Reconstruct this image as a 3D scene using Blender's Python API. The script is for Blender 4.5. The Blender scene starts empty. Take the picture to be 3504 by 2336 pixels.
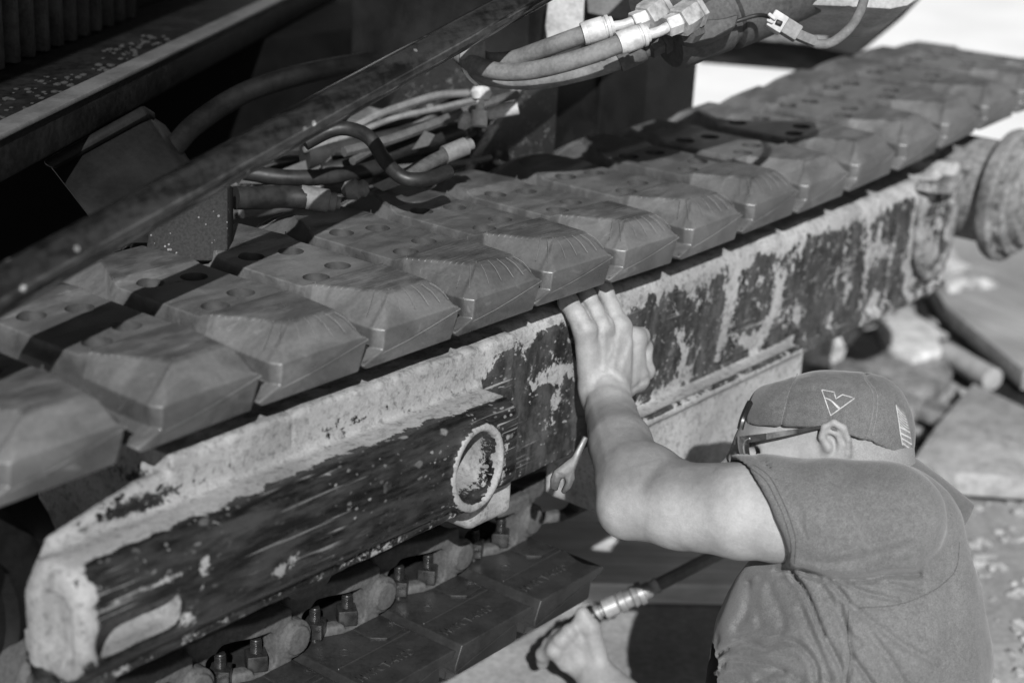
import bpy, bmesh, math, random
import numpy as np
from mathutils import Vector, Matrix
random.seed(7); np.random.seed(7)
SC = bpy.context.scene
COL = SC.collection
RAD = math.radians

# ------------------------------------------------------------------ camera
cam_d = bpy.data.cameras.new('camera'); cam = bpy.data.objects.new('camera', cam_d); COL.objects.link(cam)
SC.camera = cam
CR = np.array([0.6308502, -0.77435655, 0.04898933])      # right
CU = np.array([0.22808662, 0.2454248, 0.94220123])       # up
CF = np.array([0.74162289, 0.58321403, -0.33144665])     # forward
CC = np.array([-0.7808, -1.3258, 0.5529])
M = Matrix(((CR[0], CU[0], -CF[0], CC[0]), (CR[1], CU[1], -CF[1], CC[1]), (CR[2], CU[2], -CF[2], CC[2]), (0, 0, 0, 1)))
cam.matrix_world = M
cam_d.sensor_width = 36; cam_d.lens = 56.09
cam_d.clip_start = 0.02; cam_d.clip_end = 200
cam_d.dof.use_dof = True; cam_d.dof.focus_distance = 1.96; cam_d.dof.aperture_fstop = 2.8
cam_d.dof.aperture_blades = 9

# ------------------------------------------------------------------ sky and sun (black and white photograph: neutral light)
SUN = Vector((.66, .60, -.57)).normalized()            # direction the light travels
elev = math.asin(-SUN.z); azim = math.atan2(-SUN.x, -SUN.y)
W = bpy.data.worlds.new('World'); SC.world = W; W.use_nodes = True
wn = W.node_tree.nodes; wl = W.node_tree.links
sky = wn.new('ShaderNodeTexSky'); sky.sky_type = 'NISHITA'; sky.sun_disc = False
sky.sun_elevation = elev; sky.sun_rotation = azim
bw = wn.new('ShaderNodeRGBToBW')
wl.new(sky.outputs[0], bw.inputs[0]); wl.new(bw.outputs[0], wn['Background'].inputs[0])
wn['Background'].inputs[1].default_value = 0.055
sl = bpy.data.lights.new('sun', 'SUN'); sl.energy = 5.0; sl.angle = RAD(0.55); sl.color = (1, 1, 1)
so = bpy.data.objects.new('sun', sl); COL.objects.link(so)
so.rotation_euler = SUN.to_track_quat('-Z', 'Y').to_euler()
so.location = (-4, -4, 5)
SC.view_settings.view_transform = 'Standard'; SC.view_settings.look = 'None'
SC.view_settings.gamma = 1; SC.view_settings.exposure = 0.40
SC.render.engine = 'CYCLES'

# ------------------------------------------------------------------ helpers: objects
def tag(o, label=None, cat=None, group=None, kind=None):
    if label: o['label'] = label
    if cat: o['category'] = cat
    if group: o['group'] = group
    if kind: o['kind'] = kind
    return o
def link(o, parent=None):
    COL.objects.link(o)
    if parent is not None: o.parent = parent
    return o
def empty(name, loc=(0, 0, 0)):
    o = bpy.data.objects.new(name, None); o.location = loc; o.empty_display_size = .05
    return link(o)
def wpos(o):
    p = Vector((0, 0, 0))
    while o is not None:
        p = p + Vector(o.location); o = o.parent
    return p
def finish(me, sharp=35):
    me.polygons.foreach_set('use_smooth', [True] * len(me.polygons))
    if sharp is not None and len(me.polygons): me.set_sharp_from_angle(angle=RAD(sharp))
def obj(name, bm, mat, parent=None, sharp=35, loc=None):
    """bm (world coordinates) -> one mesh object. loc moves the origin there (parents are unrotated empties)."""
    if isinstance(bm, bpy.types.Mesh): me = bm
    else:
        me = bpy.data.meshes.new(name); bm.normal_update(); bm.to_mesh(me); bm.free()
        finish(me, sharp)
    o = bpy.data.objects.new(name, me)
    if mat is not None and not me.materials: me.materials.append(mat)
    link(o, parent)
    if parent is not None:
        o.location = -wpos(parent)
    return o
def pyobj(name, v, f, mat, parent=None, sharp=35):
    me = bpy.data.meshes.new(name); me.from_pydata([tuple(map(float, p)) for p in v], [], f); me.update()
    bm = bmesh.new(); bm.from_mesh(me); bmesh.ops.recalc_face_normals(bm, faces=bm.faces); bm.to_mesh(me); bm.free()
    finish(me, sharp)
    return obj(name, me, mat, parent)

# ------------------------------------------------------------------ helpers: shapes into a bmesh
def bx(bm, lo, hi, bev=0.0, seg=2, rot=None, piv=None):
    r = bmesh.ops.create_cube(bm, size=1.0); vs = r['verts']
    lo = Vector(lo); hi = Vector(hi); c = (lo + hi) / 2; s = hi - lo
    for v in vs: v.co = Vector((v.co.x * s.x, v.co.y * s.y, v.co.z * s.z))
    if bev > 0:
        es = list({e for v in vs for e in v.link_edges})
        rr = bmesh.ops.bevel(bm, geom=es, offset=bev, segments=seg, profile=.5, affect='EDGES')
        vs = list({v for f in rr['faces'] for v in f.verts} | {v for v in vs if v.is_valid})
    for v in vs:
        v.co = (rot @ v.co if rot is not None else v.co) + c
    return vs
def frame_of(d):
    d = Vector(d).normalized()
    a = Vector((0, 0, 1)) if abs(d.z) < .9 else Vector((1, 0, 0))
    x = d.cross(a).normalized(); y = d.cross(x).normalized()
    return x, y, d
def cyl(bm, p0, p1, r0, r1=None, n=20, cap=True, twist=0.0):
    r1 = r0 if r1 is None else r1
    p0 = Vector(p0); p1 = Vector(p1); x, y, d = frame_of(p1 - p0)
    A = []; B = []
    for i in range(n):
        a = 2 * math.pi * i / n + twist; q = x * math.cos(a) + y * math.sin(a)
        A.append(bm.verts.new(p0 + q * r0)); B.append(bm.verts.new(p1 + q * r1))
    for i in range(n):
        j = (i + 1) % n; bm.faces.new((A[i], A[j], B[j], B[i]))
    if cap:
        bm.faces.new(A[::-1]); bm.faces.new(B)
    return A + B
def lathe(bm, p0, d, prof, n=28):
    """prof: list of (distance along d, radius)."""
    p0 = Vector(p0); x, y, d = frame_of(d); R = []
    for t, r in prof:
        R.append([bm.verts.new(p0 + d * t + (x * math.cos(2 * math.pi * i / n) + y * math.sin(2 * math.pi * i / n)) * max(r, 1e-5)) for i in range(n)])
    for a, b in zip(R, R[1:]):
        for i in range(n):
            j = (i + 1) % n; bm.faces.new((a[i], a[j], b[j], b[i]))
    bm.faces.new(R[0][::-1]); bm.faces.new(R[-1])
def spline(pts, k=8):
    P = [Vector(p) for p in pts]; P = [P[0] * 2 - P[1]] + P + [P[-1] * 2 - P[-2]]; out = []
    for i in range(1, len(P) - 2):
        for j in range(k):
            t = j / k; a, b, c, d = P[i - 1], P[i], P[i + 1], P[i + 2]
            out.append(.5 * ((2 * b) + (c - a) * t + (2 * a - 5 * b + 4 * c - d) * t * t + (3 * b - a - 3 * c + d) * t ** 3))
    out.append(P[-2]); return out
def tube(bm, pts, r, n=12, k=8, smooth=True, cap=True):
    Q = spline(pts, k) if smooth else [Vector(p) for p in pts]
    m = len(Q); rings = []
    x = None
    for i, p in enumerate(Q):
        d = (Q[min(i + 1, m - 1)] - Q[max(i - 1, 0)]).normalized()
        if x is None: x, y, _ = frame_of(d)
        x = (x - d * x.dot(d)).normalized(); y = d.cross(x)
        rr = r(i / (m - 1)) if callable(r) else r
        rings.append([bm.verts.new(p + (x * math.cos(2 * math.pi * j / n) + y * math.sin(2 * math.pi * j / n)) * rr) for j in range(n)])
    for a, b in zip(rings, rings[1:]):
        for j in range(n):
            q = (j + 1) % n; bm.faces.new((a[j], a[q], b[q], b[j]))
    if cap:
        bm.faces.new(rings[0][::-1]); bm.faces.new(rings[-1])
def prism(bm, poly, o, ax, ay, n, th, bev=0.0, seg=2):
    """poly of (a,b) in plane o + a*ax + b*ay, extruded th along n."""
    o = Vector(o); ax = Vector(ax); ay = Vector(ay); n = Vector(n)
    A = [bm.verts.new(o + ax * a + ay * b) for a, b in poly]
    B = [bm.verts.new(o + ax * a + ay * b + n * th) for a, b in poly]
    m = len(poly); fs = [bm.faces.new(A[::-1]), bm.faces.new(B)]
    for i in range(m):
        j = (i + 1) % m; fs.append(bm.faces.new((A[i], A[j], B[j], B[i])))
    bmesh.ops.recalc_face_normals(bm, faces=fs)
    if bev > 0:
        es = list({e for f in fs for e in f.edges})
        bmesh.ops.bevel(bm, geom=es, offset=bev, segments=seg, profile=.5, affect='EDGES')

# ------------------------------------------------------------------ helpers: signed distance fields -> mesh (surface nets)
F4 = np.float32
def _hash(i, j, k, s):
    h = (i.astype(np.int64) * 73856093) ^ (j.astype(np.int64) * 19349663) ^ (k.astype(np.int64) * 83492791) ^ (s * 2654435761)
    h = (h ^ (h >> 13)) * 1274126177
    return ((h & 0xFFFF).astype(F4) / F4(32767.5)) - F4(1)
def vnoise(P, sc, s=0):
    Q = P * F4(sc); I = np.floor(Q).astype(np.int64); T = (Q - I).astype(F4); T = T * T * (3 - 2 * T)
    out = 0
    for a in (0, 1):
        for b in (0, 1):
            for c in (0, 1):
                w = (T[:, 0] if a else 1 - T[:, 0]) * (T[:, 1] if b else 1 - T[:, 1]) * (T[:, 2] if c else 1 - T[:, 2])
                out = out + w * _hash(I[:, 0] + a, I[:, 1] + b, I[:, 2] + c, s)
    return out
def fbm(P, sc, s=0, o=3):
    r = 0; a = 1.0; t = 0
    for i in range(o):
        r = r + a * vnoise(P, sc * 2 ** i, s + i * 17); t += a; a *= .5
    return r / t
def smin(a, b, k):
    h = np.clip(.5 + .5 * (b - a) / k, 0, 1); return b + (a - b) * h - k * h * (1 - h)
def smax(a, b, k): return -smin(-a, -b, k)
_BB = [None]
def _far(P, lo, hi):
    """cheap lower bound when the batch of points lies well away from a primitive."""
    if _BB[0] is None: return None
    g = np.maximum(np.maximum(lo - _BB[0][1], _BB[0][0] - hi), 0); lb = float(np.sqrt((g * g).sum()))
    return np.full(len(P), lb, F4) if lb > .05 else None
def s_cone(P, a, b, ra, rb):
    a = np.array(a, F4); b = np.array(b, F4); d = b - a; rm = max(ra, rb)
    q = _far(P, np.minimum(a, b) - rm, np.maximum(a, b) + rm)
    if q is not None: return q
    L2 = float(d @ d)
    t = np.clip(((P - a) @ d) / L2, 0, 1)
    return np.linalg.norm(P - a - t[:, None] * d, axis=1) - (ra + (rb - ra) * t)
def s_ell(P, c, r, R=None):
    q = _far(P, np.array(c) - max(r), np.array(c) + max(r))
    if q is not None: return q
    Q = P - np.array(c, F4)
    if R is not None: Q = Q @ np.array(R, F4)             # columns of R = local axes
    r = np.array(r, F4); k0 = np.linalg.norm(Q / r, axis=1); k1 = np.linalg.norm(Q / (r * r), axis=1)
    return k0 * (k0 - 1) / np.maximum(k1, 1e-6)
def s_rbox(P, lo, hi, r):
    lo = np.array(lo, F4); hi = np.array(hi, F4); c = (lo + hi) / 2; h = (hi - lo) / 2 - r
    q = _far(P, lo, hi)
    if q is not None: return q
    q = np.abs(P - c) - h
    return np.linalg.norm(np.maximum(q, 0), axis=1) + np.minimum(q.max(1), 0) - r
def s_cylY(P, cx, cz, r, y0, y1):
    d = np.hypot(P[:, 0] - cx, P[:, 2] - cz) - r
    e = np.abs(P[:, 1] - (y0 + y1) / 2) - abs(y1 - y0) / 2
    return np.maximum(d, e)
def sdf_mesh(f, lo, hi, h, B=8):
    lo = np.array(lo, np.float64); hi = np.array(hi, np.float64)
    nb = np.ceil((hi - lo) / (h * B)).astype(int)
    g = np.stack(np.meshgrid(*[np.arange(n) for n in nb], indexing='ij'), -1).reshape(-1, 3)
    cen = (lo + (g + .5) * B * h).astype(F4)
    d = f(cen); act = g[np.abs(d) < h * B * .87 * 1.3 + .004]
    mort = np.zeros(len(act), np.int64)
    for i in range(8):
        for a in range(3): mort |= ((act[:, a] >> i) & 1).astype(np.int64) << (3 * i + a)
    act = act[np.argsort(mort)]
    N = nb * B + 2
    loc = np.stack(np.meshgrid(*[np.arange(B + 1)] * 3, indexing='ij'), -1)
    cid = []; cpos = []; quads = []
    gid = lambda c: ((c[..., 0] + 1) * (N[1] + 1) + c[..., 1] + 1) * (N[2] + 1) + c[..., 2] + 1
    for s in range(0, len(act), 64):
        b = act[s:s + 64]; G = b[:, None, None, None, :] * B + loc[None]
        P = (lo + G * h).astype(F4); _BB[0] = (P.reshape(-1, 3).min(0), P.reshape(-1, 3).max(0)); V = f(P.reshape(-1, 3)).reshape(G.shape[:-1]).astype(F4)
        S = V < 0
        acc = np.zeros((len(b), B, B, B, 3), F4); cnt = np.zeros((len(b), B, B, B), F4)
        for ax in range(3):
            o1, o2 = [a for a in range(3) if a != ax]
            for i in (0, 1):
                for j in (0, 1):
                    sl0 = [slice(None)] + [None] * 3; sl1 = [slice(None)] + [None] * 3
                    sl0[1 + ax] = slice(0, B); sl1[1 + ax] = slice(1, B + 1)
                    sl0[1 + o1] = sl1[1 + o1] = slice(i, B + i); sl0[1 + o2] = sl1[1 + o2] = slice(j, B + j)
                    a = V[tuple(sl0)]; c = V[tuple(sl1)]; x = (a < 0) != (c < 0)
                    t = np.where(x, a / np.where(x, a - c, 1), 0)
                    cnt += x; acc[..., ax] += t * x; acc[..., o1] += i * x; acc[..., o2] += j * x
        m = cnt > 0
        Gc = G[:, :B, :B, :B, :]
        cid.append(gid(Gc[m])); cpos.append(lo + (Gc[m] + acc[m] / cnt[m][:, None]) * h)
        for ax in range(3):
            o1, o2 = [(1, 2), (2, 0), (0, 1)][ax]
            sl0 = [slice(None)] + [slice(0, B)] * 3; sl1 = list(sl0); sl1[1 + ax] = slice(1, B + 1)
            a = S[tuple(sl0)]; c = S[tuple(sl1)]; x = a != c
            g0 = Gc[x]; ins = a[x]
            e1 = np.zeros(3, int); e1[o1] = 1; e2 = np.zeros(3, int); e2[o2] = 1
            q = np.stack([gid(g0 - e1 - e2), gid(g0 - e2), gid(g0), gid(g0 - e1)], 1)
            q[~ins] = q[~ins][:, ::-1]; quads.append(q)
    _BB[0] = None
    cid = np.concatenate(cid); cpos = np.concatenate(cpos); quads = np.concatenate(quads)
    o = np.argsort(cid); cid = cid[o]; cpos = cpos[o]
    ix = np.searchsorted(cid, quads); ix = np.clip(ix, 0, len(cid) - 1)
    ok = (cid[ix] == quads).all(1); ix = ix[ok]
    return cpos, ix
def np_mesh(name, V, Q):
    me = bpy.data.meshes.new(name); n = len(V); k = len(Q); w = Q.shape[1]
    me.vertices.add(n); me.vertices.foreach_set('co', np.asarray(V, F4).ravel())
    me.loops.add(k * w); me.loops.foreach_set('vertex_index', Q.astype(np.int32).ravel())
    me.polygons.add(k); me.polygons.foreach_set('loop_start', np.arange(0, k * w, w, dtype=np.int32))
    me.polygons.foreach_set('loop_total', np.full(k, w, np.int32))
    me.update(calc_edges=True); me.validate()
    me.polygons.foreach_set('use_smooth', [True] * len(me.polygons))
    return me
def attr(me, name, vals):
    a = me.attributes.new(name, 'FLOAT', 'POINT'); a.data.foreach_set('value', np.asarray(vals, F4))

# ------------------------------------------------------------------ helpers: materials (all neutral greys)
def mat_base(name):
    m = bpy.data.materials.new(name); m.use_nodes = True
    nt = m.node_tree; b = nt.nodes['Principled BSDF']
    return m, nt, b
def nd(nt, t, **kw):
    n = nt.nodes.new(t)
    for k, v in kw.items():
        if k in n.inputs.keys() if isinstance(k, str) else False: n.inputs[k].default_value = v
        else: setattr(n, k, v)
    return n
def noise(nt, vec, scale, detail=4, rough=.55, dist=0):
    n = nt.nodes.new('ShaderNodeTexNoise'); n.inputs['Scale'].default_value = scale
    n.inputs['Detail'].default_value = detail; n.inputs['Roughness'].default_value = rough; n.inputs['Distortion'].default_value = dist
    nt.links.new(vec, n.inputs['Vector']); return n.outputs['Fac']
def ramp(nt, x, a, b, lo=0.0, hi=1.0):
    n = nt.nodes.new('ShaderNodeMapRange'); n.interpolation_type = 'SMOOTHSTEP'
    n.inputs[1].default_value = a; n.inputs[2].default_value = b; n.inputs[3].default_value = lo; n.inputs[4].default_value = hi
    nt.links.new(x, n.inputs[0]); return n.outputs[0]
def mth(nt, op, a, b=None, c=None):
    n = nt.nodes.new('ShaderNodeMath'); n.operation = op
    for i, v in enumerate((a, b, c)):
        if v is None: continue
        if isinstance(v, (int, float)): n.inputs[i].default_value = v
        else: nt.links.new(v, n.inputs[i])
    return n.outputs[0]
def mixf(nt, f, a, b):
    n = nt.nodes.new('ShaderNodeMix'); n.data_type = 'FLOAT'
    for s, v in ((0, f), (2, a), (3, b)):
        if isinstance(v, (int, float)): n.inputs[s].default_value = v
        else: nt.links.new(v, n.inputs[s])
    return n.outputs[0]
def setin(nt, sock, v):
    if isinstance(v, (int, float)):
        try: sock.default_value = v
        except TypeError: sock.default_value = (v, v, v, 1)
    else: nt.links.new(v, sock)
def coord(nt, which='Object', sc=None):
    c = nt.nodes.new('ShaderNodeTexCoord').outputs[which]
    if sc is not None:
        m = nt.nodes.new('ShaderNodeMapping'); m.inputs['Scale'].default_value = sc
        nt.links.new(c, m.inputs[0]); return m.outputs[0]
    return c
def bump(nt, b, h, strength=.3, dist=.002):
    n = nt.nodes.new('ShaderNodeBump'); n.inputs['Strength'].default_value = strength; n.inputs['Distance'].default_value = dist
    nt.links.new(h, n.inputs['Height']); nt.links.new(n.outputs[0], b.inputs['Normal']); return n
def grey(name, base, rough=.7, var=.35, scale=30, spec=.4, metal=0.0, bmp=.2, bscale=200, bdist=.001, stretch=None, which='Object'):
    """a plain grey surface with blotches, fine grain and slight relief."""
    m, nt, b = mat_base(name); v = coord(nt, which, stretch)
    n1 = noise(nt, v, scale, 5, .6); n2 = noise(nt, v, bscale, 3, .6)
    f = mixf(nt, .35, n1, n2)
    setin(nt, b.inputs['Base Color'], ramp(nt, f, .3, .7, base * (1 - var), base * (1 + var)))
    setin(nt, b.inputs['Roughness'], ramp(nt, n1, .3, .7, max(rough - .12, .05), min(rough + .12, 1)))
    b.inputs['Metallic'].default_value = metal; b.inputs['Specular IOR Level'].default_value = spec
    if bmp: bump(nt, b, mixf(nt, .5, n1, n2), bmp, bdist)
    return m
def dusty(name, dark, dust, cover, rough=.35, scale=40, spec=.5, use_attr=None, speck=.0, contrast=.12, stretch=None, bmp=.35):
    """dark paint or steel under dried light mud: cover shifts how much is mud, optional vertex attribute adds to it."""
    m, nt, b = mat_base(name); v = coord(nt, 'Object', stretch)
    n1 = noise(nt, v, scale, 7, .62, .4); n2 = noise(nt, v, scale * 6, 4, .6)
    f = mixf(nt, .3, n1, n2)
    f = mth(nt, 'ADD', f, cover - .5)
    if use_attr:
        a = nt.nodes.new('ShaderNodeAttribute'); a.attribute_name = use_attr
        f = mth(nt, 'ADD', f, a.outputs['Fac'])
    mask = ramp(nt, f, .5 - contrast, .5 + contrast)
    if speck:
        vo = nt.nodes.new('ShaderNodeTexVoronoi'); vo.inputs['Scale'].default_value = 130; nt.links.new(v, vo.inputs['Vector'])
        big = noise(nt, v, 18, 2)
        thr = ramp(nt, big, .42, .66, .0, speck)
        sp = mth(nt, 'LESS_THAN', vo.outputs['Distance'], thr)
        mask = mth(nt, 'MAXIMUM', mask, sp)
    g = noise(nt, v, 260, 3, .7); w = noise(nt, v, 9, 3)
    dcol = mth(nt, 'MULTIPLY', ramp(nt, g, .25, .75, dust * .72, dust * 1.2), ramp(nt, w, .3, .7, .8, 1.1))
    pcol = ramp(nt, n2, .3, .7, dark * .6, dark * 1.6)
    setin(nt, b.inputs['Base Color'], mixf(nt, mask, pcol, dcol))
    setin(nt, b.inputs['Roughness'], mixf(nt, mask, rough, .95))
    setin(nt, b.inputs['Specular IOR Level'], mixf(nt, mask, spec, .1))
    h = mth(nt, 'ADD', mth(nt, 'MULTIPLY', mask, .7), mth(nt, 'MULTIPLY', mth(nt, 'MULTIPLY', g, mask), .6))
    bump(nt, b, h, bmp, .0016)
    return m
# ------------------------------------------------------------------ ground and deck
def m_ground():
    m, nt, b = mat_base('ground_concrete'); v = coord(nt)
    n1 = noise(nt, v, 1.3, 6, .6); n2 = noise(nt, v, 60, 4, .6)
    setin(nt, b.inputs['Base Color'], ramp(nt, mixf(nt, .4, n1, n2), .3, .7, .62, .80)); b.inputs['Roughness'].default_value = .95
    bump(nt, b, n2, .3, .002); return m
GZ = -0.80
bm = bmesh.new(); bmesh.ops.create_grid(bm, x_segments=2, y_segments=2, size=70)
for q in bm.verts: q.co.z = GZ
g = obj('ground', bm, m_ground()); tag(g, 'pale sunlit concrete ground beyond the machine', kind='structure')

# ------------------------------------------------------------------ the excavator
EX = empty('excavator', (0.9, 0.3, GZ))
tag(EX, 'dusty tracked excavator with rubber pads bolted to its crawler track', 'excavator')

def m_rubber():
    m, nt, b = mat_base('pad_rubber'); v = coord(nt)
    oi = nt.nodes.new('ShaderNodeObjectInfo').outputs['Random']
    sx = nt.nodes.new('ShaderNodeSeparateXYZ'); nt.links.new(v, sx.inputs[0])
    ofs = nt.nodes.new('ShaderNodeCombineXYZ'); nt.links.new(mth(nt, 'MULTIPLY', oi, 40), ofs.inputs[0]); nt.links.new(mth(nt, 'MULTIPLY', oi, 23), ofs.inputs[1])
    ad = nt.nodes.new('ShaderNodeVectorMath'); nt.links.new(v, ad.inputs[0]); nt.links.new(ofs.outputs[0], ad.inputs[1]); v2 = ad.outputs[0]
    st = nt.nodes.new('ShaderNodeMapping'); st.inputs['Scale'].default_value = (1, 2.2, 1.6); nt.links.new(v2, st.inputs[0])
    geo0 = nt.nodes.new('ShaderNodeNewGeometry')
    n1 = noise(nt, st.outputs[0], 14, 5, .6, .6); n2 = noise(nt, v2, 240, 3, .7); n3 = noise(nt, v2, 5, 3, .6)
    base = ramp(nt, mixf(nt, .4, n1, n3), .32, .68, .055, .098)
    base = mth(nt, 'MULTIPLY', base, ramp(nt, oi, 0, 1, .84, 1.14))
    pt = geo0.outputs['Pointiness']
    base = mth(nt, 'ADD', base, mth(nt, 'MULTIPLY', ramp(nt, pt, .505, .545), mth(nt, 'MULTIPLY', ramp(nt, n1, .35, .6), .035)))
    base = mth(nt, 'MULTIPLY', base, ramp(nt, pt, .455, .495, .72, 1.0))  # creases darkened in the colour, like ambient occlusion
    base = mth(nt, 'MULTIPLY', base, ramp(nt, n2, .2, .8, .86, 1.12))
    # worn lug tops: darker skin with fine parallel mould lines running along the track
    top = ramp(nt, sx.outputs[2], .0025, .0045); geo = nt.nodes.new('ShaderNodeNewGeometry')
    ww = mth(nt, 'ADD', mth(nt, 'MULTIPLY', sx.outputs[1], 150), mth(nt, 'MULTIPLY', n1, .9))
    fr = mth(nt, 'FRACT', ww); ln = ramp(nt, mth(nt, 'ABSOLUTE', mth(nt, 'SUBTRACT', fr, .5)), .02, .09, 0, 1)
    wear = ramp(nt, noise(nt, st.outputs[0], 22, 4, .6), .35, .62)
    dk = mth(nt, 'MULTIPLY', mth(nt, 'MULTIPLY', top, wear), .42)
    base = mth(nt, 'MULTIPLY', base, mth(nt, 'SUBTRACT', 1.0, dk))
    lw = mth(nt, 'MULTIPLY', mth(nt, 'MULTIPLY', mth(nt, 'SUBTRACT', 1, ln), top), ramp(nt, noise(nt, v2, 30, 2), .45, .6))
    base = mth(nt, 'ADD', base, mth(nt, 'MULTIPLY', lw, .06))
    # paler on the upward faces, darker on the steep walls
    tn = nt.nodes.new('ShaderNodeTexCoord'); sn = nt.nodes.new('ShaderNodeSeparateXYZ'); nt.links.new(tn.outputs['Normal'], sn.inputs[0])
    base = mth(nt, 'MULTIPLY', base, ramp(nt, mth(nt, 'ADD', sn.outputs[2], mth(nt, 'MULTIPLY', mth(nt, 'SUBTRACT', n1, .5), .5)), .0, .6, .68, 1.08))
    # pale dust smears
    sm = ramp(nt, noise(nt, st.outputs[0], 26, 6, .65, 1.2), .58, .78)
    base = mth(nt, 'ADD', base, mth(nt, 'MULTIPLY', sm, .06))
    setin(nt, b.inputs['Base Color'], base)
    setin(nt, b.inputs['Roughness'], ramp(nt, n1, .3, .7, .27, .46)); b.inputs['Specular IOR Level'].default_value = .62
    h = mth(nt, 'ADD', mth(nt, 'MULTIPLY', n2, .35), mth(nt, 'ADD', mth(nt, 'MULTIPLY', ln, mth(nt, 'MULTIPLY', top, .6)), mth(nt, 'MULTIPLY', n1, .8)))
    bump(nt, b, h, .4, .0014); return m
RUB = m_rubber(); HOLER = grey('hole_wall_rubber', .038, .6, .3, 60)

def pad_mesh():
    XB = lambda y, xl, zl, xr, zr, yl=None, yr=None, e=0: [(-.084, y, -.060), (-.0905, y, -.0545), (-.0635 + e * .6, y, -.044), (-.0640 + e, y, -.021), (xl, yl or y, zl), (xr, yr or y, zr), (.0675, y, -.0225), (.066, y, -.034), (.055, y, -.060)]
    near = [XB(-.195, -.050, -.0205, .058, -.0205, e=.008), XB(-.183, -.031, .0, .057, .0, -.171, -.169), XB(-.178, -.014, .0058, .049, .0058, -.160, -.163), XB(-.082, -.057, .0055, .059, .0055), XB(-.068, -.060, 0, .0635, 0)]
    far = [[(x, -y, z) for x, y, z in s] for s in near[::-1]]
    st = near + far
    bm = bmesh.new(); R = [[bm.verts.new(p) for p in s] for s in st]
    for a, b in zip(R, R[1:]):
        for i in range(9):
            j = (i + 1) % 9; bm.faces.new((a[i], a[j], b[j], b[i]))
    bm.faces.new(R[0]); bm.faces.new(R[-1][::-1])
    bmesh.ops.recalc_face_normals(bm, faces=bm.faces)
    es = [e for e in bm.edges if e.is_manifold and e.calc_face_angle() > RAD(14)]
    bmesh.ops.bevel(bm, geom=es, offset=.0058, segments=4, profile=.5, affect='EDGES', clamp_overlap=True)
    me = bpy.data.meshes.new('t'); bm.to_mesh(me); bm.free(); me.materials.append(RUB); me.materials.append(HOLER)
    o = bpy.data.objects.new('t', me); link(o)
    cb = bmesh.new()
    for x, y in ((-.025, .0553), (-.025, -.0553), (.025, .040), (.025, -.040)):
        cyl(cb, (x, y, -.045), (x, y, .03), .0150, .0165, n=28)
    cm = bpy.data.meshes.new('c'); cm.materials.append(None); cm.materials.append(HOLER)
    for fc in cb.faces: fc.material_index = 1
    bmesh.ops.recalc_face_normals(cb, faces=cb.faces); cb.to_mesh(cm); cb.free(); c = bpy.data.objects.new('c', cm); link(c)
    md = o.modifiers.new('b', 'BOOLEAN'); md.operation = 'DIFFERENCE'; md.object = c; md.solver = 'EXACT'; md.material_mode = 'INDEX'
    dg = bpy.context.evaluated_depsgraph_get(); r = bpy.data.meshes.new_from_object(o.evaluated_get(dg))
    bpy.data.objects.remove(o); bpy.data.objects.remove(c)
    bm = bmesh.new(); bm.from_mesh(r)
    for s in (-1, 1):                                            # parting ridge round the end
        tube(bm, [(-.088, s * .193, -.051), (-.02, s * .1958, -.0425), (.069, s * .1955, -.026)], .0008, n=6, k=3)
        tube(bm, [(.069, s * .1955, -.026), (.0668, s * .1, -.026)], .0009, n=6, smooth=False)
    for s in (-1, 1):                                            # small moulding nibs left on the lug corners
        for x, y in ((-.055, .084), (.057, .084), (-.012, .157)):
            cyl(bm, (x, s * y, .002), (x + .001, s * y, .0075 + .002 * (x > 0)), .0012, .0006, n=6)
    bm.to_mesh(r); bm.free(); r.name = 'track_pad'; finish(r, 32)
    return r
PADM = pad_mesh()
def ribs_mesh():
    bm = bmesh.new()
    for s in (-1, 1):
        for a, b in (((-.022, .150), (-.058, .168)), ((-.018, .157), (-.052, .182)), ((-.006, .161), (-.022, .187)), ((.006, .165), (.000, .188)), ((.018, .169), (.020, .190)), ((.030, .173), (.038, .191)), ((.041, .176), (.053, .191))):
            z1 = -.0115
            p0 = Vector((a[0], s * (a[1] - .004), .0062)); p1 = Vector((b[0], s * b[1], z1))
            tube(bm, [p0, p0.lerp(p1, .5) + Vector((0, s * .0010, .0026)), p1], .0003, n=4, k=2)
    me = bpy.data.meshes.new('vent_rib'); bm.to_mesh(me); bm.free(); finish(me); return me
RIBM = ribs_mesh(); RIBM.materials.append(grey('rib_rubber', .135, .7, .3, 60))
PITCH = .154
DX = [-.0134, 0, .003, .0005, -.0013, -.005, -.004, .0056, .013, .0186, .0262, .0415, .045, .061, .075, .09]
DZ = [-.0105, -.004, -.001, 0, .0015, .0035, .001, .002, .0097, .013, .0225, .032, .047, .057, .064, .060]
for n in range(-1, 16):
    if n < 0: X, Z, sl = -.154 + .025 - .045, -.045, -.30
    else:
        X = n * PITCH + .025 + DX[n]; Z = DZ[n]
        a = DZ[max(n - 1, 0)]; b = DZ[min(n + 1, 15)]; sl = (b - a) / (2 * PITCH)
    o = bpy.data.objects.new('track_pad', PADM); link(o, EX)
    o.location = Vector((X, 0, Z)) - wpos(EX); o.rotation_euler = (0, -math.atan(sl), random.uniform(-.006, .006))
    if 2 <= n <= 8:
        r = bpy.data.objects.new('vent_rib', RIBM); link(r, o); r['kind'] = 'stuff'
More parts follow.
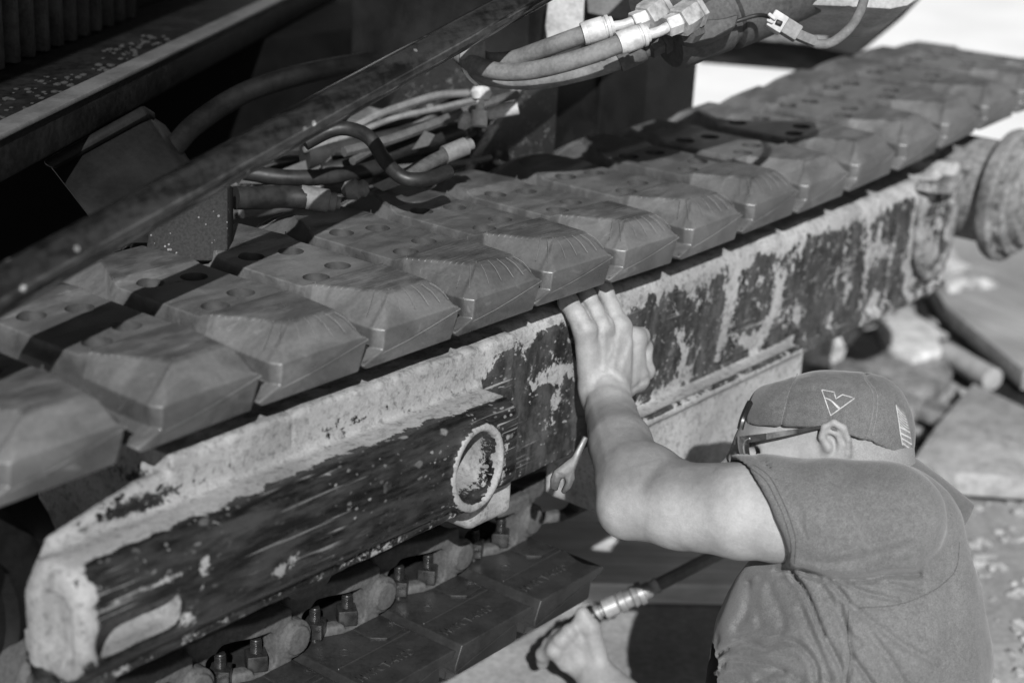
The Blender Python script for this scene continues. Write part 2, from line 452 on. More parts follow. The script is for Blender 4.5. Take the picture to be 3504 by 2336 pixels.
# ------------------------------------------------------------------ track frame (one forged and welded beam)
def frame_sdf(P):
    x, y, z = P[:, 0], P[:, 1], P[:, 2]
    top = np.where(x > .152, -.096, -.114 + np.minimum(x - .121, 0) * .243 + np.minimum(x - .016, 0) * 1.6)
    core = s_rbox(P, (-.010, -.168, -.29), (.70, -.150, -.05), .006)
    core = smin(core, s_rbox(P, (.150, -.168, -.29), (.70, .06, -.05), .008), .004)
    core = smax(core, z - top, .008)
    q = np.stack([np.abs(y + .198) - (.040 - .028), np.abs(z + .205) - (.059 - .028)], 1)
    prof = np.linalg.norm(np.maximum(q, 0), axis=1) + np.minimum(q.max(1), 0) - .028
    ex = np.abs(x - .311) - .319
    bul = smax(prof, ex, .012)
    bul = smax(bul, -s_rbox(P, (-.06, -.216, -.246), (.006, -.176, -.178), .010), .006)
    d = smin(core, bul, .014)
    d = smin(d, s_rbox(P, (-.004, -.214, -.30), (.05, -.15, -.24), .012), .01)
    d = np.minimum(d, s_rbox(P, (.0, -.216, -.280), (.58, -.13, -.24), .003))
    d = smin(d, s_rbox(P, (.578, -.206, -.318), (.664, -.15, -.255), .013), .006)
    d = np.minimum(d, s_rbox(P, (.636, -.152, -.312), (2.005, .06, -.097), .024))
    d = np.minimum(d, s_rbox(P, (.638, -.1555, -.312), (.98, -.06, -.260), .004))
    d = smin(d, s_rbox(P, (.92, -.190, -.425), (1.43, -.06, -.286), .008), .010)
    d = smin(d, s_cone(P, (.93, -.1895, -.289), (1.41, -.1895, -.287), .0075, .0075), .004)
    d = np.minimum(d, s_rbox(P, (1.43, -.158, -.325), (1.995, .0, -.300), .006))
    d = np.minimum(d, s_rbox(P, (1.980, -.168, -.315), (2.007, .0, -.075), .006))
    # round lightening hole with a dust floor, and the long slot
    q2 = np.hypot((x - .547) / .038, (z + .209) / .044)
    hole = np.maximum((q2 - 1) * .038, -(-.150 - y)); hole = np.maximum(hole, -(z + .246 - .35 * (y + .238)))
    hole = np.where(y > -.150, .02, hole)
    slot = s_rbox(P, (.485, -.30, -.2455), (.545, -.205, -.2300), .005)
    ring = np.hypot((q2 - 1.13) * .040, y + .2375) - .0062
    d = smin(d, ring, .005)
    d = smax(d, -hole, .004)
    s2 = s_rbox(P, (.008, -.30, -.241), (.112, -.200, -.203), .016)
    d = smax(d, -s2, .006)
    # seam grooves and weld
    d = np.where((np.abs(x - (.318 + .05 * (z + .1))) < .0016) & (z > -.135), d + .002, d)
    # dried mud: lumps on the shelf under the pads and crust on the outer face
    nr = np.abs(d) < .011
    if nr.any():
        q = P[nr]; x, y, z = q[:, 0], q[:, 1], q[:, 2]
        m = np.clip((z + .135) / .03, 0, 1) * np.clip((y + .30) / .04, 0, 1)
        n1 = vnoise(q, 38, 3); n2 = vnoise(q, 120, 5)
        m = m * np.clip((z + .112) / .01, 0, 1); e = m * (.0022 * n1 + .0018 * np.maximum(n2, 0)) + .0005 * n1 + .0002 * n2
        e += np.clip((x - 1.2) / .4, 0, 1) * .004 * np.maximum(vnoise(q, 30, 9), 0)
        d = d.copy(); d[nr] -= e
    return d
V, Q = sdf_mesh(frame_sdf, (-.08, -.26, -.45), (2.10, .08, -.04), .0034)
FM = np_mesh('track_frame', V, Q)
def dust_attr(V):
    P = V.astype(F4); x, y, z = P[:, 0], P[:, 1], P[:, 2]
    n = fbm(P, 22, 11, 4); nb = fbm(P, 9, 31, 3); ns = fbm(P * np.array([1, 1, .25], F4), 40, 41, 3)
    sm = lambda a, b, t: (lambda u: u * u * (3 - 2 * u))(np.clip((t - a) / (b - a), 0, 1))
    blob = lambda cx, cz, rx, rz: np.exp(-((x - cx) / rx) ** 2 - ((z - cz) / rz) ** 2)
    # left housing: pale dust on top, black paint on the flank
    nw = fbm(P * np.array([.55, 1, 1], F4), 55, 131, 4)
    A = .62 * np.tanh((y + .2095 - .012 * nb + .004 * sm(.3, .0, x)) / .0075 + 2.6 * n + 1.6 * nw)
    A = np.where(y < -.222, A + .75 * np.maximum(nw - .12, 0) + .35 * np.maximum(nb, 0) - .12, A)
    up = .40 + .55 * nb + .25 * n - .75 * blob(.11, -.134, .07, .012) - .45 * blob(.42, -.130, .06, .012) - .35 * blob(.24, -.128, .04, .008)
    A = np.where((y > -.186) & (x < .64), up, A)
    fl = y < -.19
    A = A + fl * (1.0 * blob(.0, -.19, .012, .06) + .6 * blob(.50, -.248, .022, .012) + .9 * blob(.60, -.225, .008, .035) + .8 * blob(.085, -.182, .045, .006) + .7 * blob(.135, -.19, .008, .02))
    A = A + fl * (.75 * blob(.235, -.228, .012, .012) + .65 * blob(.256, -.223, .010, .009) + .6 * blob(.345, -.190, .03, .006) + .6 * blob(.118, -.236, .02, .012) + .5 * blob(.40, -.23, .012, .008) - .8 * blob(.025, -.262, .03, .010))
    rr = np.hypot((x - .547) / .038, (z + .209) / .044); A = np.where(fl & (np.abs(rr - 1.13) < .12), .42 + .5 * n, A) + .55 * (rr < 1.02) * (y > -.232)
    A = np.where((x < .115) & (x > .005) & (y > -.229) & (z < -.2) & (z > -.245), .6 + .3 * nb, A)
    A = np.where((x < -.006) & (y < -.15), .55, A)
    # flat plate: thin film with streaks and smears
    nv = fbm(P * np.array([1, 1, .68], F4), 36, 91, 4)
    B = -.30 + .95 * nv + .18 * ns + .30 * nb - .10 * sm(.95, .80, x)
    B = B + .62 * sm(-.140, -.112, z + .014 * n + .012 * nv)
    arc = lambda cx, cz, r, w, a0, a1: np.exp(-((np.hypot(x - cx, z - cz) - r) / w) ** 2) * ((np.arctan2(z - cz, x - cx) > a0) & (np.arctan2(z - cz, x - cx) < a1))
    B = B + .62 * arc(1.33, -.205, .058, .014, -2.4, 1.2) + .60 * arc(1.075, -.235, .05, .015, -2.2, 1.3) + .6 * np.exp(-((x - 1.235 - .25 * (z + .2)) / .016) ** 2) * (z > -.27)
    B = B + .6 * arc(.80, -.262, .085, .010, .75, 2.1) + .5 * arc(.79, -.25, .062, .005, 1.0, 2.2)
    B = B - .55 * blob(.99, -.19, .035, .03) - .5 * blob(1.03, -.245, .02, .03) - .3 * blob(1.17, -.25, .05, .02) - .45 * blob(1.52, -.22, .05, .09)
    B = B + np.where(x > 1.45, .75 * np.maximum(fbm(P * np.array([1, 1, .65], F4), 24, 77, 2), -.1), 0) + np.where(x > .9, .06, 0)
    B = np.where((z < -.284) & (x > .90) & (x < 1.46), .85 + .2 * nb, B)
    B = np.where((x > 1.86), B + .35, B)
    D = np.where(x < .634, A, B)
    D = np.where((z > -.112) & (y > -.17), .7, D)
    D = np.where((z < -.263) & (x < .58), -.16 + .35 * n, D)
    D = np.where((x > .575) & (x < .67) & (z < -.268), .5, D)
    return D
attr(FM, 'dust', dust_attr(V))
attr(FM, 'film', np.clip((V[:, 0] - .625) / .02, 0, 1))
def m_frame():
    m, nt, b = mat_base('frame_paint_and_mud'); v = coord(nt, 'Object')
    A = nt.nodes.new('ShaderNodeAttribute'); A.attribute_name = 'dust'
    L = nt.nodes.new('ShaderNodeAttribute'); L.attribute_name = 'film'; film = L.outputs['Fac']
    n1 = noise(nt, v, 95, 8, .74, .3); n2 = noise(nt, v, 300, 3, .65); n3 = noise(nt, v, 10, 4, .6)
    f = mth(nt, 'ADD', mth(nt, 'ADD', A.outputs['Fac'], .5), mth(nt, 'MULTIPLY', mth(nt, 'SUBTRACT', n1, .5), 2.4))
    mask = ramp(nt, f, .43, .57)
    dv = nt.nodes.new('ShaderNodeTexNoise'); dv.inputs['Scale'].default_value = 45; dv.inputs['Detail'].default_value = 2; nt.links.new(v, dv.inputs['Vector'])
    ds = nt.nodes.new('ShaderNodeVectorMath'); ds.operation = 'SCALE'; ds.inputs['Scale'].default_value = .014; nt.links.new(dv.outputs['Color'], ds.inputs[0])
    dm = nt.nodes.new('ShaderNodeMapping'); dm.inputs['Scale'].default_value = (.62, 1, 1); nt.links.new(v, dm.inputs[0])
    vd = nt.nodes.new('ShaderNodeVectorMath'); nt.links.new(dm.outputs[0], vd.inputs[0]); nt.links.new(ds.outputs[0], vd.inputs[1])
    def specks(sc, prob, rmax):
        vo = nt.nodes.new('ShaderNodeTexVoronoi'); vo.inputs['Scale'].default_value = sc; nt.links.new(vd.outputs[0], vo.inputs['Vector'])
        sx = nt.nodes.new('ShaderNodeSeparateXYZ'); nt.links.new(vo.outputs['Color'], sx.inputs[0])
        r = mth(nt, 'MULTIPLY', ramp(nt, sx.outputs[0], 1 - prob, 1.0), rmax)
        return mth(nt, 'MULTIPLY', ramp(nt, mth(nt, 'SUBTRACT', r, vo.outputs['Distance']), -.04, .10), ramp(nt, sx.outputs[1], 0, 1, .3, 1))
    clus = ramp(nt, n3, .46, .60)
    sp = mth(nt, 'MAXIMUM', mth(nt, 'MULTIPLY', specks(60, .16, .40), clus), mth(nt, 'MULTIPLY', specks(200, .42, .42), mth(nt, 'MAXIMUM', ramp(nt, n3, .42, .65, .1, .9), mth(nt, 'MULTIPLY', film, .9))))
    mask = mth(nt, 'MAXIMUM', mask, mth(nt, 'MULTIPLY', sp, .8))
    # long scratches along the beam
    st = nt.nodes.new('ShaderNodeMapping'); st.inputs['Scale'].default_value = (5, 60, 190); st.inputs['Rotation'].default_value = (0, RAD(9), 0); nt.links.new(v, st.inputs[0])
    sc = ramp(nt, noise(nt, st.outputs[0], 1.0, 2, .5), .60, .66)
    sc = mth(nt, 'MULTIPLY', sc, ramp(nt, noise(nt, v, 7, 2), .5, .62))
    mask = mth(nt, 'MAXIMUM', mask, mth(nt, 'MULTIPLY', sc, .75))
    dust = mth(nt, 'MULTIPLY', ramp(nt, n2, .2, .8, .188, .255), ramp(nt, n3, .3, .7, .70, 1.15))
    dust = mth(nt, 'MULTIPLY', dust, ramp(nt, n1, .36, .52, .62, 1.05))
    dust = mth(nt, 'MULTIPLY', dust, mixf(nt, film, 1.0, 1.22))
    # streaked thin film of dust over the plate's paint
    s2 = nt.nodes.new('ShaderNodeMapping'); s2.inputs['Scale'].default_value = (36, 36, 15); nt.links.new(v, s2.inputs[0])
    stre = noise(nt, s2.outputs[0], 1.0, 5, .65)
    s3 = nt.nodes.new('ShaderNodeMapping'); s3.inputs['Scale'].default_value = (14, 70, 70); s3.inputs['Rotation'].default_value = (0, RAD(9), 0); nt.links.new(v, s3.inputs[0])
    paint = mixf(nt, film, ramp(nt, noise(nt, s3.outputs[0], 1.0, 4, .7), .35, .68, .004, .030), ramp(nt, mixf(nt, .4, stre, n1), .36, .64, .009, .062))
    setin(nt, b.inputs['Base Color'], mixf(nt, mask, paint, dust))
    setin(nt, b.inputs['Roughness'], mixf(nt, mask, mixf(nt, film, ramp(nt, n1, .3, .7, .22, .45), .5), .95))
    setin(nt, b.inputs['Specular IOR Level'], mixf(nt, mask, .35, .1))
    h = mth(nt, 'ADD', mth(nt, 'MULTIPLY', mask, .55), mth(nt, 'MULTIPLY', mth(nt, 'MULTIPLY', mixf(nt, .5, n1, n2), mask), .9))
    bump(nt, b, h, .30, .0020); return m
frame = obj('track_frame', FM, m_frame(), EX)
tag(frame, 'mud-caked black track frame beam under the pads')
# ------------------------------------------------------------------ the mechanic (modelled in a frame turned to the view, metres)
def pc(u, v, z): return np.array([(u - 1176) / 3664 * z, -(v - 784) / 3664 * z, z])
def w3(P):
    P = np.atleast_2d(np.asarray(P, float)); return CC + P[:, :1] * CR + P[:, 1:2] * CU + P[:, 2:3] * CF
def wv(u, v, z): return Vector(w3(pc(u, v, z))[0])
def pix(P): return np.stack([1176 + P[:, 0] / P[:, 2] * 3664, 784 - P[:, 1] / P[:, 2] * 3664], 1)
def cone(P, a, b, ra, rb): return s_cone(P, pc(*a), pc(*b), ra, rb)
def chain(P, pts, k=.012):
    d = None
    for (a, ra), (b, rb) in zip(pts, pts[1:]):
        e = cone(P, a, b, ra, rb); d = e if d is None else smin(d, e, k)
    return d
def pldist(px, pl, cull=45):
    best = np.full(len(px), 1e9, F4); A = np.array(pl, F4)
    if len(px) == 0 or (A.min(0) - cull > px.max(0)).any() or (A.max(0) + cull < px.min(0)).any(): return best
    for a, b in zip(pl, pl[1:]):
        a = np.array(a, F4); b = np.array(b, F4); e = b - a; t = np.clip(((px - a) @ e) / (e @ e), 0, 1)
        best = np.minimum(best, np.linalg.norm(px - a - t[:, None] * e, axis=1))
    return best
def smooth_pl(pl, k=5): return [(p.x, p.y) for p in spline([(a, b, 0) for a, b in pl], k)]

class Dmap:
    """relief drawn once on a grid of view directions, then looked up for many points."""
    def __init__(s, u0, v0, u1, v1):
        s.o = (u0, v0); s.n = (u1 - u0 + 1, v1 - v0 + 1); s.a = np.zeros(s.n, F4)
    def add(s, pl, fn, reach):
        pl = smooth_pl(pl) if len(pl) > 2 else pl; A = np.array(pl)
        lo = np.maximum((A.min(0) - reach - s.o).astype(int), 0); hi = np.minimum((A.max(0) + reach - s.o).astype(int) + 1, s.n)
        if (hi <= lo).any(): return
        g = np.stack(np.meshgrid(np.arange(lo[0], hi[0]), np.arange(lo[1], hi[1]), indexing='ij'), -1).reshape(-1, 2).astype(F4) + np.array(s.o, F4)
        q = pldist(g, pl, 1e9); s.a[lo[0]:hi[0], lo[1]:hi[1]] += np.where(q < reach, fn(q), 0).reshape(hi[0] - lo[0], hi[1] - lo[1])
    def at(s, px):
        x = np.clip(px[:, 0] - s.o[0], 0, s.n[0] - 1.01); y = np.clip(px[:, 1] - s.o[1], 0, s.n[1] - 1.01)
        i = x.astype(int); j = y.astype(int); a = x - i; b = y - j; A = s.a
        return A[i, j] * (1 - a) * (1 - b) + A[i + 1, j] * a * (1 - b) + A[i, j + 1] * (1 - a) * b + A[i + 1, j + 1] * a * b
gs = lambda a, w: (lambda q: a * np.exp(-(q / w) ** 2))
ARM = [((1392, 893, 2.128), .0280), ((1403, 950, 2.075), .0325), ((1425, 1020, 2.005), .0400), ((1452, 1105, 1.945), .0435), ((1464, 1142, 1.925), .0450)]
UPA = [((1458, 1150, 1.925), .044), ((1560, 1160, 1.895), .0512), ((1700, 1174, 1.86), .0560), ((1790, 1180, 1.845), .0555), ((1880, 1190, 1.84), .045), ((1990, 1210, 1.86), .045)]
BODYD = Dmap(1200, 560, 2200, 1600)
for pl, a, w in (([(1386, 760), (1390, 800), (1388, 850)], .0017, 7), ([(1424, 762), (1418, 800), (1408, 850)], .0017, 7), ([(1450, 786), (1436, 822), (1424, 860)], .0014, 7),
                         ([(1408, 790), (1404, 812), (1398, 826)], .0012, 4), ([(1352, 905), (1372, 980), (1390, 1050)], .0010, 8), ([(1440, 925), (1462, 985), (1500, 1040)], .0010, 9)):
    BODYD.add(pl, gs(-a, w), 3 * w)
for pl, a, w in (([(1366, 880), (1378, 862), (1394, 856), (1410, 862), (1424, 878)], .0013, 6), ([(1330, 757), (1322, 742)], .001, 4), ([(1360, 738), (1352, 716), (1338, 694)], .002, 3), ([(1402, 742), (1392, 716), (1376, 684)], .0012, 3),
                         ([(1404, 775), (1403, 800)], .0014, 7), ([(1368, 770), (1366, 800)], .0012, 9), ([(1440, 790), (1432, 812)], .0012, 7), ([(1455, 893), (1470, 880), (1490, 866)], .002, 4),
                         ([(1545, 1050), (1500, 1085), (1470, 1128)], .0010, 16), ([(1395, 1120), (1440, 1105)], .001, 12)):
    BODYD.add(pl, gs(a, w), 3 * w)
def body_sdf(P):
    d = chain(P, ARM, .006)
    d = smin(d, chain(P, UPA, .006), .016)
    d = smin(d, s_ell(P, pc(1432, 1178, 1.925), (.026, .024, .026)), .018)
    d = smin(d, s_ell(P, pc(1500, 1085, 1.935), (.036, .030, .034)), .03)       # brachioradialis over the elbow
    # hand
    h = None
    mc = [((1358, 885, 2.118), (1343, 757, 2.082)), ((1382, 890, 2.130), (1382, 749, 2.108)), ((1408, 890, 2.140), (1424, 751, 2.140)), ((1430, 882, 2.158), (1458, 776, 2.176))]
    for a, b in mc:
        e = cone(P, a, b, .0165, .0148); h = e if h is None else smin(h, e, .016)
    h = smin(h, s_ell(P, pc(1385, 815, 2.135), (.034, .045, .020)), .018)
    f1 = chain(P, [((1343, 757, 2.082), .0142), ((1324, 722, 2.080), .0122), ((1305, 693, 2.090), .0124), ((1284, 652, 2.135), .0105)], .006)
    f2 = chain(P, [((1382, 749, 2.108), .0140), ((1366, 714, 2.108), .0122), ((1349, 682, 2.117), .0124), ((1326, 636, 2.165), .0105)], .006)
    f3 = chain(P, [((1424, 751, 2.140), .0140), ((1404, 706, 2.138), .0122), ((1386, 664, 2.144), .0122), ((1364, 618, 2.190), .0105)], .006)
    fg = smin(smin(f1, f2, .0025), f3, .005)
    h = smin(h, fg, .010)
    f4 = chain(P, [((1452, 778, 2.172), .0140), ((1472, 772, 2.196), .0112), ((1481, 796, 2.222), .0098), ((1468, 832, 2.222), .0088)], .008)
    h = smin(h, f4, .009)
    h = smin(h, s_ell(P, pc(1452, 832, 2.182), (.020, .030, .016)), .014)
    th = chain(P, [((1432, 884, 2.165), .0185), ((1462, 872, 2.188), .0160), ((1483, 850, 2.212), .0118), ((1478, 812, 2.232), .0092)], .010)
    h = smin(h, th, .012)
    for u, v, z, r in ((1384, 747, 2.094, .0075), (1424, 748, 2.126, .0075), (1456, 770, 2.162, .0075), (1345, 752, 2.070, .006)):
        h = smin(h, s_ell(P, pc(u, v, z), (r, r * 1.1, r * .7)), .010)
    d = smin(d, h, .018)
    d = smin(d, s_ell(P, pc(1392, 900, 2.112), (.024, .024, .014)), .02)
    d = smin(d, s_ell(P, pc(1358, 912, 2.105), (.010, .016, .010)), .014)
    # head and neck
    s = s_ell(P, pc(1905, 1030, 1.935), (.094, .078, .073))
    s = smin(s, s_ell(P, pc(1790, 1060, 1.945), (.055, .075, .058)), .03)
    s = smin(s, s_ell(P, pc(1742, 1034, 1.935), (.026, .028, .050)), .02)        # brow and forehead
    s = smin(s, s_ell(P, pc(1775, 1062, 1.905), (.032, .020, .026)), .02)        # cheekbone
    s = smin(s, cone(P, (1702, 1040, 1.955), (1668, 1085, 1.955), .008, .014), .015)  # nose
    s = smax(s, -s_ell(P, pc(1722, 1044, 1.893), (.017, .011, .012)), .008)      # eye socket
    s = smin(s, s_ell(P, pc(1725, 1042, 1.915), (.012, .012, .012)), .004)
    s = smin(s, cone(P, (1975, 1050, 1.93), (2000, 1230, 1.91), .058, .066), .03)
    ear = s_ell(P, pc(1920, 1020, 1.866), (.017, .030, .008))
    hx = [(1903, 1032, 1.866), (1888, 1004, 1.860), (1893, 980, 1.856), (1914, 970, 1.853), (1936, 983, 1.853), (1948, 1010, 1.856), (1946, 1042, 1.860), (1930, 1068, 1.865)]
    ear = smax(ear, -s_ell(P, pc(1917, 1018, 1.853), (.0120, .0200, .0085)), .003)
    ear = smin(ear, chain(P, [(a, .0042) for a in hx], .002), .003)
    ear = smin(ear, chain(P, [((1906, 990, 1.857), .003), ((1924, 998, 1.856), .0034), ((1931, 1022, 1.858), .0034), ((1924, 1046, 1.861), .0035)], .002), .004)
    ear = smin(ear, s_ell(P, pc(1901, 1026, 1.860), (.005, .0065, .005)), .004)
    s = smin(s, ear, .005)
    d = smin(d, s, .01)
    d = smin(d, cone(P, (1990, 1215, 1.88), (2010, 1250, 2.12), .055, .055), .02)
    # far arm reaching under the track
    d = smin(d, chain(P, [((2005, 1230, 2.14), .066), ((1700, 1720, 2.24), .050), ((1560, 1690, 2.31), .046), ((1400, 1600, 2.39), .033), ((1372, 1555, 2.405), .030)], .03), .03)
    g = s_ell(P, pc(1330, 1490, 2.42), (.034, .044, .026))
    for i, (u, v, z) in enumerate(((1352, 1446, 2.392), (1330, 1462, 2.385), (1311, 1482, 2.385), (1296, 1504, 2.39))):
        g = smin(g, chain(P, [((u + 4, v + 18, z + .02), .013), ((u - 22, v - 12, z), .0115), ((u - 48, v - 2, z + .03), .0105), ((u - 50, v + 16, z + .05), .009)], .006), .006)
    g = smin(g, chain(P, [((1372, 1500, 2.40), .016), ((1358, 1440, 2.385), .0135), ((1338, 1408, 2.385), .011)], .006), .012)
    d = smin(d, g, .015)
    # veins, tendons, small irregularity
    nr = np.abs(d) < .012
    if nr.any():
        Q = P[nr]; px = pix(Q); e = np.zeros(len(Q), F4)
        e += BODYD.at(px)
        e -= .0007 * vnoise(Q, 60, 2) + .0010 * vnoise(Q, 25, 4)
        d = d.copy(); d[nr] += e
    return d
V, Q = sdf_mesh(body_sdf, (.02, -.68, 1.76), (.62, .11, 2.50), .0023)
BM = np_mesh('body', w3(V), Q)
def m_skin():
    m, nt, b = mat_base('skin'); v = coord(nt)
    n1 = noise(nt, v, 22, 4, .6); n2 = noise(nt, v, 420, 3, .7); n3 = noise(nt, v, 130, 3, .6)
    at = nt.nodes.new('ShaderNodeAttribute'); at.attribute_name = 'hair'
    base = mth(nt, 'MULTIPLY', ramp(nt, n1, .3, .7, .25, .30), ramp(nt, mixf(nt, .5, n2, n3), .3, .7, .88, 1.08))
    tn = nt.nodes.new('ShaderNodeAttribute'); tn.attribute_name = 'tan'
    base = mth(nt, 'MULTIPLY', base, mth(nt, 'SUBTRACT', 1.0, mth(nt, 'MULTIPLY', tn.outputs['Fac'], .42)))
    hr = mth(nt, 'MULTIPLY', ramp(nt, noise(nt, v, 700, 2, .8), .42, .6), at.outputs['Fac'])
    base = mixf(nt, mth(nt, 'MULTIPLY', hr, .55), base, .12)
    setin(nt, b.inputs['Base Color'], base); setin(nt, b.inputs['Roughness'], ramp(nt, n3, .3, .7, .48, .68))
    b.inputs['Specular IOR Level'].default_value = .34
    b.inputs['Subsurface Weight'].default_value = .12; b.inputs['Subsurface Radius'].default_value = (.6, .6, .6); b.inputs['Subsurface Scale'].default_value = .004
    st = nt.nodes.new('ShaderNodeMapping'); st.inputs['Scale'].default_value = (120, 120, 520); nt.links.new(v, st.inputs[0])
    w = noise(nt, st.outputs[0], 1.0, 3, .6, 1.0)
    bump(nt, b, mixf(nt, .5, w, n2), .55, .0011); return m
pxV = pix(V.astype(F4)); hair = np.clip((pxV[:, 0] - 1938) / 14, 0, 1) * ((pxV[:, 1] > 960) & (pxV[:, 1] < 1080) & (V[:, 2] < 1.97)) * (pxV[:, 0] < 2120)
hair = np.maximum(hair, .5 * np.exp(-((pxV[:, 0] - 1812) / 26) ** 2 - ((pxV[:, 1] - 1012) / 14) ** 2))
attr(BM, 'hair', hair)
_s = lambda a, b, t: (lambda q: q * q * (3 - 2 * q))(np.clip((t - a) / (b - a), 0, 1))
tan = _s(885, 945, pxV[:, 1]) * (1 - _s(1085, 1175, pxV[:, 1] - .10 * (pxV[:, 0] - 1450))) * (1 - _s(1590, 1730, pxV[:, 0])) * (pxV[:, 1] < 1250)
tan = np.maximum(tan, .55 * ((V[:, 2] > 1.84) & (pxV[:, 0] > 1640) & (pxV[:, 1] < 1140) & (V[:, 2] < 2.03)))
tan = np.maximum(tan, .12 * (pxV[:, 1] < 890)); tan = np.maximum(tan, .45 * (V[:, 2] > 2.27))
attr(BM, 'tan', tan)
PE = empty('person', tuple(wv(1940, 1900, 2.0)[:2]) + (GZ,))
tag(PE, 'crouching mechanic in grey t-shirt and backwards cap reaching up under the track pads', 'person')
body = obj('body', BM, m_skin(), PE)

# t-shirt
hemA, hemB, hemC = pc(1690, 1062, 1.865), pc(1790, 1313, 1.865), pc(1774, 1186, 1.795)
hn = np.cross(hemB - hemA, hemC - hemA); hn /= np.linalg.norm(hn)
if hn[0] < 0: hn = -hn
FOLD = [([(1784, 1313), (1826, 1309), (1888, 1326), (1956, 1331), (2042, 1320), (2110, 1318)], .0055, 7), ([(1818, 1316), (1853, 1364), (1891, 1457)], .0075, 5), ([(1901, 1333), (1925, 1352), (1949, 1382)], .0055, 5),
        ([(1925, 1331), (1991, 1361), (2066, 1378)], .0032, 5), ([(1970, 1333), (2042, 1340), (2121, 1361)], .0026, 5), ([(1929, 1385), (1949, 1471), (1953, 1505), (1943, 1575)], .0040, 6),
        ([(1956, 1392), (2001, 1426), (2077, 1481), (2150, 1520)], .0034, 8), ([(1956, 1505), (2005, 1575)], .0055, 6), ([(1650, 1502), (1709, 1474), (1757, 1485), (1791, 1471), (1832, 1478), (1870, 1519), (1877, 1560)], .0060, 7),
        ([(1657, 1530), (1675, 1512), (1750, 1521), (1800, 1540)], .0050, 6), ([(1766, 1350), (1790, 1400), (1800, 1440)], .0025, 9), ([(1890, 1290), (1960, 1285), (2090, 1250)], .0016, 8), ([(1895, 1460), (1930, 1530), (1938, 1575)], .0045, 6),
        ([(1720, 1340), (1716, 1400), (1690, 1440)], .0035, 10), ([(1880, 1330), (1915, 1390), (1940, 1440), (1975, 1480)], .003, 6), ([(1740, 1560), (1790, 1540), (1840, 1560)], .004, 8), ([(2180, 1330), (2190, 1420), (2150, 1540)], .002, 18), ([(1690, 1455), (1730, 1440), (1790, 1450)], .003, 8), ([(1840, 1400), (1870, 1470), (1905, 1560)], .0035, 7), ([(1640, 1545), (1690, 1548), (1730, 1575)], .004, 7), ([(1990, 1440), (2040, 1510), (2080, 1575)], .003, 9), ([(1745, 1330), (1735, 1380), (1745, 1430)], .002, 8)]
SEAM = [[(2204, 1244), (2197, 1302), (2169, 1337), (2128, 1364), (2060, 1388), (1973, 1395)]]
SHIRTD = Dmap(1550, 1000, 2350, 1620)
for pl, a, w in FOLD: SHIRTD.add(pl, lambda q: 1.5 * a * np.exp(-(q / w) ** 2) - .45 * a * np.exp(-((q - 2.3 * w) / (1.5 * w)) ** 2), 6 * w)
for pl in SEAM: SHIRTD.add(pl, gs(.0012, 2.2), 8)
def shirt_sdf(P):
    sl = chain(P, [((1640, 1172, 1.872), .0665), ((1760, 1179, 1.85), .0672), ((1900, 1188, 1.82), .0672), ((2030, 1195, 1.81), .069)], .008)
    hp = (P - hemA.astype(F4)) @ hn.astype(F4)
    sl = smax(sl, -hp, .004)
    inn = chain(P, [(a, r + .0030) for a, r in UPA[:4]], .006)
    sl = smax(sl, -np.maximum(inn, hp - .05), .003)
    t = chain(P, [((2022, 1252, 1.885), .100), ((1990, 1370, 1.895), .131), ((1955, 1500, 1.91), .162), ((1925, 1720, 1.92), .174), ((1925, 1850, 1.92), .167)], .012)
    t = smin(t, chain(P, [((2005, 1260, 1.93), .085), ((2005, 1265, 2.13), .080)], .02), .02)
    t = smin(t, chain(P, [((2010, 1265, 2.14), .075), ((1880, 1450, 2.18), .070)], .02), .02)
    inn2 = chain(P, [((2005, 1230, 2.14), .060), ((1700, 1720, 2.24), .056)], .03)
    t = np.maximum(t, -inn2)
    t = smax(t, -cone(P, (1975, 1040, 1.93), (1990, 1165, 1.92), .068, .064), .006)
    d = smin(sl, t, .012)
    nr = np.abs(d) < .02
    if nr.any():
        Q = P[nr]; px = pix(Q); e = np.zeros(len(Q), F4); front = (Q[:, 2] < 1.93)
        e += front * SHIRTD.at(px)
        h = hp[nr]; e += (px[:, 1] < 1318) * (px[:, 0] < 1850) * .0020 * (np.exp(-((h - .019) / .0018) ** 2) + np.exp(-((h - .0235) / .0018) ** 2))
        e -= .0028 * vnoise(Q, 16, 21) + .0012 * vnoise(Q, 45, 22)
        d = d.copy(); d[nr] += e
    return d
V, Q = sdf_mesh(shirt_sdf, (.24, -.62, 1.66), (.68, -.10, 2.30), .0030)
SM = np_mesh('t_shirt', w3(V), Q)
def cloth(name, base, sc=900, bmp=.35, var=.22, big=9):
    m, nt, b = mat_base(name); v = coord(nt)
    n1 = noise(nt, v, big, 5, .6); n2 = noise(nt, v, sc, 3, .75); n3 = noise(nt, v, 160, 4, .6)
    f = mth(nt, 'MULTIPLY', ramp(nt, mixf(nt, .4, n1, n3), .3, .7, base * (1 - var), base * (1 + var)), ramp(nt, n2, .3, .7, .60, 1.38))
    setin(nt, b.inputs['Base Color'], f); b.inputs['Roughness'].default_value = .95; b.inputs['Specular IOR Level'].default_value = .12
    b.inputs['Sheen Weight'].default_value = .18; b.inputs['Sheen Roughness'].default_value = .5
    bump(nt, b, mixf(nt, .45, n2, n3), bmp, .0010); return m
shirt = obj('t_shirt', SM, cloth('heather_cotton', .108), PE); tag(shirt, 'grey heather short-sleeved t-shirt')
SHT = __import__('mathutils.bvhtree', fromlist=['BVHTree']).BVHTree.FromPolygons([tuple(p) for p in V], [tuple(q) for q in Q])
def on_shirt(u, v):
    r = Vector(pc(u, v, 1.0)); h = SHT.ray_cast(Vector((0, 0, 0)), r.normalized()); return None if h[0] is None else Vector(w3(np.array(h[0]) * (1 - .0003 / h[0][2]))[0])
THR = grey('shirt_thread', .055, .9, .3, 200)
